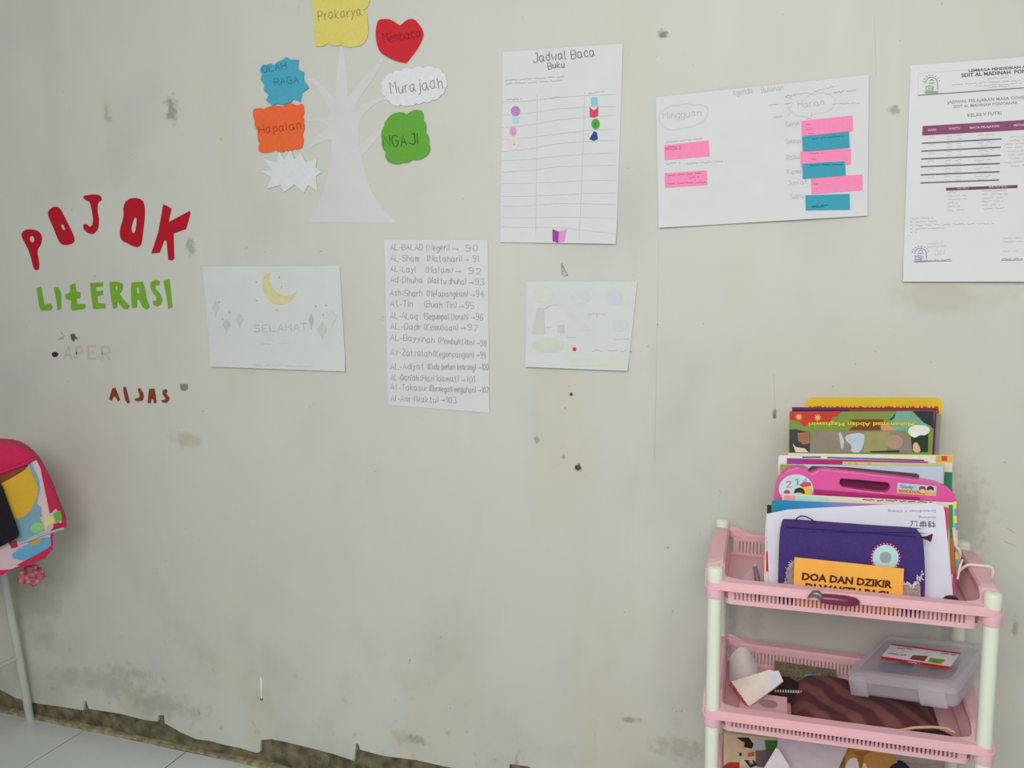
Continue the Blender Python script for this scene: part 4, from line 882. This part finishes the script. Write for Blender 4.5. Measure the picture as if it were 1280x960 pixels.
for k in range(9): m_.tube([mp(1152, 672, -.004), mp(1160, 671+k*.4, .001), mp(1165+random.uniform(-2, 1), 668+k*1.1, .002)], [.0012, .0016, .0012], 6)
m_.build('tassel', M((74, 34, 40)), e, True)['label'] = 'dark maroon zip tassel'
random.seed(5)
def lace(pts, n, rgb):
    m_ = MB()
    for k in range(n):
        i = random.randrange(len(pts)-1); t = random.random(); a, b = pts[i], pts[i+1]
        x, y = a[0]*(1-t)+b[0]*t+random.uniform(-2.4, 2.4), a[1]*(1-t)+b[1]*t+random.uniform(-2, 2)
        c_ = mp(x, y, .0014); q_ = mp(x+random.uniform(-3, 3), y+random.uniform(-3, 3), .0035); m_.tube([c_, (c_+q_)/2+Vector((0, -.001, .0006)), q_], .0008, 5)
    m_.build('lace_trim', M(rgb, .95, var=.1, scale=500), e)
plate('lace_corner', smooth_loop([(982, 712), (988, 705), (994, 700), (1010, 712), (1010, 752), (984, 740)]), mp, .0008, M((150, 132, 136), .95, var=.3, scale=350), e, .001)
plate('lace_corner', smooth_loop([(1128, 727), (1140, 733), (1150, 722), (1151, 757), (1126, 757)]), mp, .0008, M((158, 140, 138), .95, var=.3, scale=350), e, .001)
lace([(982, 730), (983, 716), (988, 706), (993, 702)], 40, (176, 158, 156)); lace([(1127, 727), (1134, 731), (1142, 733), (1148, 726), (1152, 716)], 60, (204, 192, 198))
# orange booklet
e, mp = book('prayer_booklet', 'orange booklet with bold dark title at the front of the top tray', 'booklet', (993, 696.5), (1130, 711), .0212, .0032, (248, 168, 74), None, edge=(226, 200, 180), rough=.55)
printed('title', [('DOA DAN DZIKIR', (1002, 724.5), (1115, 735), 8.5), ('DI WAKTU PAGI', (1006, 738), (1110, 748.5), 9)], mp, M((72, 44, 28)), e, .0005, .045)
# scraps at the left of the tray
z0 = .6050
def onfloor(u, v_, z): return cart(u, v_, z)
m_ = MB(); a_, b_, c_ = onfloor(.022, .06, z0+.001), onfloor(.054, .03, z0+.001), onfloor(.0535, .085, z0+.040); m_.add([a_, b_, c_, a_+Vector((0, .001, 0)), b_+Vector((0, .001, 0)), c_+Vector((0, .001, 0))], [(0, 1, 2), (3, 5, 4), (0, 1, 4, 3), (1, 2, 5, 4), (2, 0, 3, 5)])
tag(m_.build('card_scrap', M((176, 152, 158))), 'grey-pink triangular card scrap in the left front of the top tray', 'paper')
m_ = MB(); m_.tube([onfloor(.058, .034, z0+.002), onfloor(.0555, .045, z0+.030), onfloor(.052, .05, z0+.044)], [.004, .0038, .003], 8)
tag(m_.build('marker_pen', M((112, 92, 94), .5), None, True), 'dull brown pen leaning beside the leaflet in the top tray', 'pen')
# penknife on the front rim
kz = tz(0, .155); e = empty('folding_cutter', cart(.155, -.021, kz-.012), 'maroon handled cutter with a metal end lying on the top front rim', 'cutter')
m_ = MB(); m_.tube([cart(.137, -.021, kz-.0042), cart(.140, -.021, kz-.0045), cart(.155, -.021, kz-.005), cart(.170, -.021, kz-.0055), cart(.181, -.021, kz-.006), cart(.1855, -.021, kz-.006)], [.0052, .0066, .0070, .0070, .0056, .002], 12)
m_.build('handle', mat('maroon_plastic', (110, 30, 66), .25, spec=.5), e, True)
m_ = MB(); m_.tube([cart(.121, -.020, kz-.006), cart(.124, -.021, kz-.002), cart(.128, -.021, kz+.0015), cart(.133, -.021, kz+.0015), cart(.138, -.021, kz-.003)], [.001, .0022, .0038, .0046, .0046], 10)
m_.build('metal_end', mat('dull_steel', (120, 116, 116), .35, metal=.7), e, True)
# cord round the right side rim
tr_ = TZ[0][1]
m_ = MB(); pc_ = [vplane(.07)(1192, 660, 0), vplane(.075)(1194, 680), vplane(.08)(1200, 692), cart(.318, .105, tr_+.008), cart(.332, .108, tr_+.0195), cart(.348, .11, tr_+.0195), cart(.3635, .112, tr_+.017), cart(.3645, .113, tr_+.002)]
def catmull(P, n=5):
    out = []
    for i in range(len(P)-1):
        a, b, c, d = P[max(0, i-1)], P[i], P[i+1], P[min(len(P)-1, i+2)]
        for k in range(n):
            t = k/n; out.append(.5*((2*b)+(c-a)*t+(2*a-5*b+4*c-d)*t*t+(3*b-a-3*c+d)*t**3))
    return out+[P[-1]]
m_.tube(catmull(pc_), .0021, 8); m_.tube(catmull([vplane(.08)(1203, 700), vplane(.072)(1200, 708), vplane(.068)(1197, 724)]), .0014, 8)
tag(m_.build('white_string', mat('off_white_cord', (226, 206, 202), .7), None, True), 'thin white string looped over the right side rim of the top tray', 'string')
m_ = MB(); c_ = cart(.306, .052, .6050); m_.lathe(c_, [(.004, 0), (.009, .003), (.011, .009), (.0105, .015), (.008, .0195), (.004, .0215), (.001, .022)], 20)
tag(m_.build('black_ball', mat('black_plastic', (34, 26, 28), .35)), 'small black round ball in the right front of the top tray', 'ball')
# ------------------------------------------------------------------ things in the second tray
f2 = lambda u: tz(1, u)-.0355
def g2(px, py, z):
    return Zp(px, py, z)
# curled white paper in back left corner
m_ = MB(); vs = []; nu, nv = 10, 8
mp = vplane(.165)
def P2(s_, t_):
    x = 912+35*s_; topy = 829-20*math.sin(math.pi*min(1, s_*.9+.12)); y = topy+(853-10*s_-topy)*t_
    return mp(x, y, .012*math.sin(s_*3)+.02*t_)
for b in (0, 1):
    for j in range(nv+1):
        for i in range(nu+1): vs.append(P2(i/nu, j/nv)-mp.n*(.0008*b))
k = (nu+1)*(nv+1); fs = []
for j in range(nv):
    for i in range(nu):
        q_ = (j*(nu+1)+i, j*(nu+1)+i+1, (j+1)*(nu+1)+i+1, (j+1)*(nu+1)+i); fs += [q_, tuple(x+k for x in q_[::-1])]
tag(obj('curled_paper', vs, fs, M((198, 188, 186), .85), None, True), 'curled white paper in the back left corner of the second tray', 'paper')
# cream packet
pk_ = plane(cart(.05, .075, f2(.05)+.03), (-.1, -.72, .70))
zig = [(914, 852), (962, 837), (968, 839), (973, 838), (979, 851), (968, 860), (936, 883)]
n_ = 8
for i in range(1, n_*2): t = i/(n_*2); zig.append((936-22*t+(1.5 if i % 2 else -1.5), 883-31*t+(1 if i % 2 else -1)))
e = plate('paper_packet', zig, pk_, .004, M((206, 196, 184), .8))
tag(e, 'cream paper packet with serrated striped edge in the second tray', 'packet')
plate('striped_edge', [(914, 853), (936, 883), (930, 880), (911, 856)], pk_, .002, mat('edge_stripes', (150, 62, 60), .8, var=.6, scale=260), e, -.003)
plate('torn_corner', [(962, 840), (973, 838), (979, 851), (968, 859), (958, 848)], pk_, .0004, M((200, 198, 206), .6), e, .0006)
# black zipped case
e = empty('zip_case', cart(.07, .13, f2(.07)), 'black zipped case half hidden behind the cream packet', 'case')
m_ = MB(); z_ = f2(.08)+.001
def lump(u0, u1, v0, v1, z0_, h, n=10, seed=0, edge=.35):
    nu, nv = n, n; vs = []; fs = []
    for j in range(nv+1):
        for i in range(nu+1):
            s_, t_ = i/nu, j/nv; b = min(1, (min(s_, 1-s_)/edge))*min(1, min(t_, 1-t_)/edge); b = math.sin(b*math.pi/2)
            hh = h*b*(1+.18*math.sin(s_*9+seed)*math.cos(t_*7+seed*1.7))
            u, v_ = u0+(u1-u0)*s_, v0+(v1-v0)*t_; vs.append(cart(u, v_, z0_+max(hh, .0005)))
    k = len(vs)
    for j in range(nv+1):
        for i in range(nu+1): vs.append(cart(u0+(u1-u0)*i/nu, v0+(v1-v0)*j/nv, z0_))
    for j in range(nv):
        for i in range(nu):
            q_ = (j*(nu+1)+i, j*(nu+1)+i+1, (j+1)*(nu+1)+i+1, (j+1)*(nu+1)+i); fs += [q_, tuple(x+k for x in q_[::-1])]
    for i in range(nu): fs += [(i, i+1, k+i+1, k+i), (nv*(nu+1)+i, nv*(nu+1)+i+1, k+nv*(nu+1)+i+1, k+nv*(nu+1)+i)]
    for j in range(nv): a_ = j*(nu+1); b_ = a_+nu+1; fs += [(a_, b_, k+b_, k+a_), (a_+nu, b_+nu, k+b_+nu, k+a_+nu)]
    return vs, fs
vs, fs = lump(.034, .135, .112, .168, z_, .022, seed=1)
obj('case_body', vs, fs, mat('black_nylon', (44, 28, 32), .8, bump=.3, scale=150), e, True)
m_ = MB()
for k in range(12):
    c_ = cart(.086+k*.0036, .113, z_+.016+k*.0003); m_.box(c_-Vector((.0011, .0015, .0015)), c_+Vector((.0011, .0015, .0015)))
m_.build('zip_teeth', M((190, 178, 178), .5), e, kind='stuff')
# pink envelope with an oval in front
m_ = MB(); a_ = [cart(.03, .03, f2(.03)+.0035), cart(.102, .028, f2(.1)+.0035), cart(.102, .095, f2(.1)+.0165), cart(.04, .095, f2(.03)+.0165)]
m_.hexa([p for p in a_]+[p+Vector((0, 0, .0015)) for p in a_]); e = m_.build('pink_card', M((206, 158, 166), .7)); tag(e, 'pink card with a grey oval at the front of the second tray', 'card')
m_ = MB(); cc = cart(.072, .05, f2(.07)+.0055); rg = []
m_.add([cart(.076+.013*math.cos(a*math.pi/10), .074+.009*math.sin(a*math.pi/10), f2(.076)+.0035+.013*(.074+.009*math.sin(a*math.pi/10)-.029)/.066+.0022) for a in range(20)], [tuple(range(20))])
m_.build('oval_window', M((150, 122, 122), .6), e)
# patterned ruler tin at the back
m_ = MB(); z_ = f2(.12)+.001; m_.hexa([cart(.085, .175, z_), cart(.175, .18, z_), cart(.175, .20, z_), cart(.085, .2, z_), cart(.085, .175, z_+.026), cart(.175, .18, z_+.022), cart(.175, .2, z_+.022), cart(.085, .2, z_+.026)])
tag(m_.build('pencil_tin', mat('speckled_olive', (112, 100, 78), .6, var=.5, scale=320)), 'speckled olive pencil tin along the back of the second tray', 'tin')
m_ = MB(); m_.tube([cart(.128, .163, z_+.022), cart(.152, .167, z_+.022)], .0045, 10); m_.tube([cart(.128, .163, z_), cart(.128, .163, z_+.02)], .004, 8); m_.tube([cart(.150, .166, z_), cart(.150, .166, z_+.02)], .004, 8)
tag(m_.build('blue_eraser', M((60, 140, 160), .6)), 'small teal blue piece by the pencil tin in second tray', 'eraser')
# maroon striped cloth
def stripes():
    m = bpy.data.materials.new('maroon_striped_cloth'); m.use_nodes = True; N = m.node_tree.nodes; L = m.node_tree.links
    g_ = N.new('ShaderNodeNewGeometry'); mp_ = N.new('ShaderNodeMapping'); mp_.inputs['Rotation'].default_value = (0, 0, -.75); L.new(g_.outputs['Position'], mp_.inputs[0])
    wv = N.new('ShaderNodeTexWave'); wv.inputs['Scale'].default_value = 8.5; wv.inputs['Distortion'].default_value = 1.2; wv.inputs['Detail Scale'].default_value = 6; L.new(mp_.outputs[0], wv.inputs[0])
    c_ = N.new('ShaderNodeValToRGB'); el = c_.color_ramp.elements; el[0].position = .3; el[0].color = (*A(78, 36, 42), 1); el[1].position = .8; el[1].color = (*A(108, 64, 62), 1)
    L.new(wv.outputs['Fac'], c_.inputs[0]); L.new(c_.outputs[0], N['Principled BSDF'].inputs['Base Color']); N['Principled BSDF'].inputs['Roughness'].default_value = .95
    nz = N.new('ShaderNodeTexNoise'); nz.inputs['Scale'].default_value = 300; L.new(g_.outputs['Position'], nz.inputs[0]); bp = N.new('ShaderNodeBump'); bp.inputs['Strength'].default_value = .4; bp.inputs['Distance'].default_value = .001
    L.new(nz.outputs['Fac'], bp.inputs['Height']); L.new(bp.outputs[0], N['Principled BSDF'].inputs['Normal']); return m
vs, fs = lump(.108, .306, .028, .172, f2(.2)+.0025, .028, 26, 2.4, .13)
tag(obj('folded_cloth', vs, fs, stripes(), None, True), 'maroon striped folded cloth under the clear box in the second tray', 'cloth')
e = empty('flat_pouch', cart(.29, .032, f2(.29)), 'black flat pouch with tan edging at the right front of the second tray', 'pouch')
m_ = MB(); m_.tube([cart(.262, .024, f2(.28)+0.0210), cart(.275, .026, f2(.28)+0.0250), cart(.30, .0275, f2(.28)+0.0260), cart(.315, .028, f2(.28)+0.0220)], [.002, .005, .006, .003], 10); m_.build('pouch_body', M((32, 24, 32), .8), e, True)
m_ = MB(); m_.tube([cart(.245, .027, f2(.28)+0.0250), cart(.265, .030, f2(.28)+0.0305), cart(.288, .032, f2(.28)+0.0335), cart(.306, .033, f2(.28)+0.0335), cart(.316, .032, f2(.28)+0.0290)], .002, 8); m_.build('tan_edging', M((196, 160, 118), .8), e, True)
# clear plastic box resting on the cloth
def clear_mat():
    m = bpy.data.materials.new('clear_plastic'); m.use_nodes = True; N = m.node_tree.nodes; L = m.node_tree.links
    b = N['Principled BSDF']; b.inputs['Base Color'].default_value = (*A(226, 222, 228), 1); b.inputs['Roughness'].default_value = .22; b.inputs['Specular IOR Level'].default_value = .6
    t = N.new('ShaderNodeBsdfTransparent'); t.inputs[0].default_value = (.97, .97, .98, 1); mx = N.new('ShaderNodeMixShader'); mx.inputs[0].default_value = .34
    tl_ = N.new('ShaderNodeBsdfTranslucent'); tl_.inputs[0].default_value = (.9, .88, .92, 1); m2 = N.new('ShaderNodeMixShader'); m2.inputs[0].default_value = .5; L.new(b.outputs[0], m2.inputs[1]); L.new(tl_.outputs[0], m2.inputs[2])
    L.new(t.outputs[0], mx.inputs[1]); L.new(m2.outputs[0], mx.inputs[2]); L.new(mx.outputs[0], N['Material Output'].inputs['Surface']); return m
clr = clear_mat()
A0, B0, D0 = Vector((.090, -.178, .478)), Vector((.221, -.240, .507)), Vector((.156, -.034, .487)); bt, bh = 0.0, .036
A0, B0, D0 = [CAM+(P-CAM)*.985 for P in (A0, B0, D0)]
bnm = (B0-A0).cross(D0-A0).normalized()
def BX(s_, t_, z): return A0 + (B0-A0)*s_ + (D0-A0)*t_ + bnm*z
e = empty('clear_box', BX(.5, .5, bt-bh), 'clear plastic box with red-edged label lying on the maroon cloth', 'box')
def brr(ins, z, r=.07): return [BX(x, y, z) for x, y in rrect(ins, ins*1.2, 1-ins, 1-ins*1.2, r, 4)]
m_ = MB(); m_.loops([brr(.05, bt-bh), brr(.02, bt-bh+.004), brr(.0, bt-.014), brr(.0, bt-.012), brr(.012, bt-.012), brr(.03, bt-bh+.006), brr(.06, bt-bh+.002)]); m_.build('box_base', clr, e)
m_ = MB(); m_.loops([brr(-.012, bt-.0115), brr(-.012, bt-.004), brr(.02, bt), brr(.07, bt), brr(.075, bt-.0012), brr(.025, bt-.002), brr(-.004, bt-.0055), brr(-.004, bt-.0115)]); m_.build('box_lid', clr, e)
for s_, hw in ((.11, .085), (.80, .12)):
    m_ = MB(); m_.hexa([BX(s_-hw, -.01, bt-.033), BX(s_+hw, -.01, bt-.033), BX(s_+hw, -.05, bt-.031), BX(s_-hw, -.05, bt-.031), BX(s_-hw, -.005, bt-.003), BX(s_+hw, -.005, bt-.003), BX(s_+hw, -.05, bt-.006), BX(s_-hw, -.05, bt-.006)])
    m_.build('latch', clr, e).modifiers.new('bevel', 'BEVEL').width = .0015
bpl = plane(A0+bnm*.0006, bnm)
lb = plate('label', [(1115, 804.5), (1201, 816), (1186, 836), (1100, 823)], bpl, .0003, M((214, 212, 218), .5), e); lb['label'] = 'white paper label with red edges'
for p, rgb in (([(1115, 804.5), (1201, 816), (1200, 817.6), (1114, 806)], (190, 36, 52)), ([(1102, 820.3), (1188, 833.2), (1186, 836.3), (1100, 823.2)], (196, 26, 44)), ([(1141, 819), (1160, 820), (1155, 826.5), (1137, 823.5)], (96, 72, 76)), ([(1141, 822.5), (1157, 820.5), (1154, 824.5), (1140, 824.5)], (196, 60, 50)), ([(1163, 822), (1182, 824.5), (1176, 829.5), (1160, 827)], (92, 160, 50)), ([(1166, 826), (1181, 826.5), (1176, 830), (1166, 829.5)], (214, 196, 60))):
    plate('label_print', p, bpl, .0002, M(rgb, .5), e, .0005)
ink('label_writing', scribble((1110, 816.5), (1133, 819.5), 1.2)+scribble((1176, 816), (1195, 819), 1.2)+scribble((1122, 810), (1140, 811), .8), bpl, .8, M((90, 88, 100), .5), e, .0006)
ink('label_writing', scribble((1135, 827), (1150, 829.5), 1.4), bpl, .9, M((224, 200, 204), .5), e, .0009)
random.seed(11)
for (s_, t_, l, rgb) in ((.25, .55, .3, (64, 88, 128)), (.5, .35, .34, (150, 120, 96)), (.72, .6, .28, (92, 124, 96)), (.35, .8, .3, (98, 84, 88)), (.68, .28, .25, (176, 150, 120)), (.3, .3, .26, (120, 128, 140))):
    m_ = MB(); m_.tube([BX(s_-l/2, t_-.03, bt-bh+.011), BX(s_, t_, bt-bh+.011), BX(s_+l/2, t_+.05, bt-bh+.011)], [.007, .0075, .006], 8)
    tag(m_.build('clay_stick', M(rgb), None, True), {64: 'blue', 150: 'tan', 92: 'green', 98: 'dark grey', 176: 'pale sand', 120: 'grey-blue'}[rgb[0]]+' stick inside the clear plastic box', 'clay', 'sticks in the clear box')
# ------------------------------------------------------------------ things in the third tray
f3 = lambda u: tz(2, u)-.0355
def stand(name, label, cat, loop, v_, th, rgb, rough=.7, **k):
    mp = vplane(v_); o = plate(name, loop, mp, th, mat(name+'_m', rgb, rough, **k)); tag(o, label, cat); return o, mp
def b3(mp, px, py, u=.1): return foot(mp, px, py, f3(u)+.0012)
mp = vplane(.125); a_, b_ = b3(mp, 905, 930), b3(mp, 974, 930)
e, mp = stand('comic_book', 'cartoon printed book standing at the left of the third tray', 'book', [(905, 917), (975, 923), (b_[0], b_[1]), (a_[0], a_[1])], .125, .008, (186, 174, 142), .5)
for p, rgb in (([(921, 922), (936, 922), (942, 930), (940, 936), (930, 934), (930, 929)], (40, 26, 26)), (smooth_loop([(907, 924), (918, 921), (930, 926), (932, 932), (925, 936), (910, 935)]), (196, 164, 138)), ([(943, 924), (956, 925), (955, 938), (941, 939)], (168, 166, 174)), ([(956, 925), (974, 926), (968, 938), (957, 938)], (52, 108, 50)), ([(935, 941), (943, 940), (943, 945), (935, 946)], (180, 76, 60)),
               ([(944, 938), (972, 936), (965, 960), (945, 958)], (96, 84, 84)), ([(930, 950), (942, 950), (947, 956), (938, 960)], (52, 36, 40)), ([(911, 953), (924, 953), (926, 975), (904, 975), (904, 958)], (160, 52, 50)), ([(925, 949), (940, 949), (942, 955), (926, 957)], (204, 190, 162)), ([(924, 941), (927, 941), (927, 945), (924, 945)], (52, 44, 42))):
    plate('cover_print', p, mp, .0003, M(rgb, .5), e, .0005)
mp = vplane(.085); a_, b_ = b3(mp, 955, 950), b3(mp, 988, 950)
e, mp = stand('white_paper', 'folded white paper point in front of the larger grey-white sheet', 'paper', [(970, 935), (974, 937), (988, 960), (b_[0]+10, b_[1]), (a_[0]-6, a_[1]), (955, 960)], .085, .0012, (206, 200, 208))
mp = vplane(.11); a_, b_ = b3(mp, 972, 950), b3(mp, 1055, 950)
e, mp = stand('large_paper', 'large grey-white paper sheet standing in the middle of the third tray', 'paper', [(972, 922), (1060, 934), (1052, 952), (1047, 962), (b_[0]-10, b_[1]), (a_[0], a_[1])], .11, .0012, (184, 172, 180))
mp = vplane(.135); a_, b_ = b3(mp, 1058, 950), b3(mp, 1124, 950)
e, mp = stand('paper_bag', 'golden brown printed paper bag in the third tray', 'bag', [(1056, 930), (1118, 940), (1124, 960), (b_[0], b_[1]), (a_[0], a_[1])], .135, .012, (176, 128, 68))
for p, rgb in ((smooth_loop([(1056, 958), (1062, 948), (1070, 947), (1074, 955), (1074, 975), (1056, 975)]), (206, 196, 192)), (smooth_loop([(1078, 953), (1084, 956), (1086, 975), (1077, 975)]), (206, 190, 170)), ([(1066, 940), (1090, 938), (1080, 945), (1078, 960), (1074, 960), (1072, 946)], (144, 96, 44))): plate('bag_print', p, mp, .0003, M(rgb), e, .0005)
m_ = MB(); vs, fs = lump(.225, .315, .05, .17, f3(.27)+.001, .085, 12, 4.0, .3)
tag(obj('dark_cloth', vs, fs, mat('navy_cloth', (40, 40, 58), .85, bump=.3, scale=150), None, True), 'dark navy cloth bundle at right of the third tray', 'cloth')
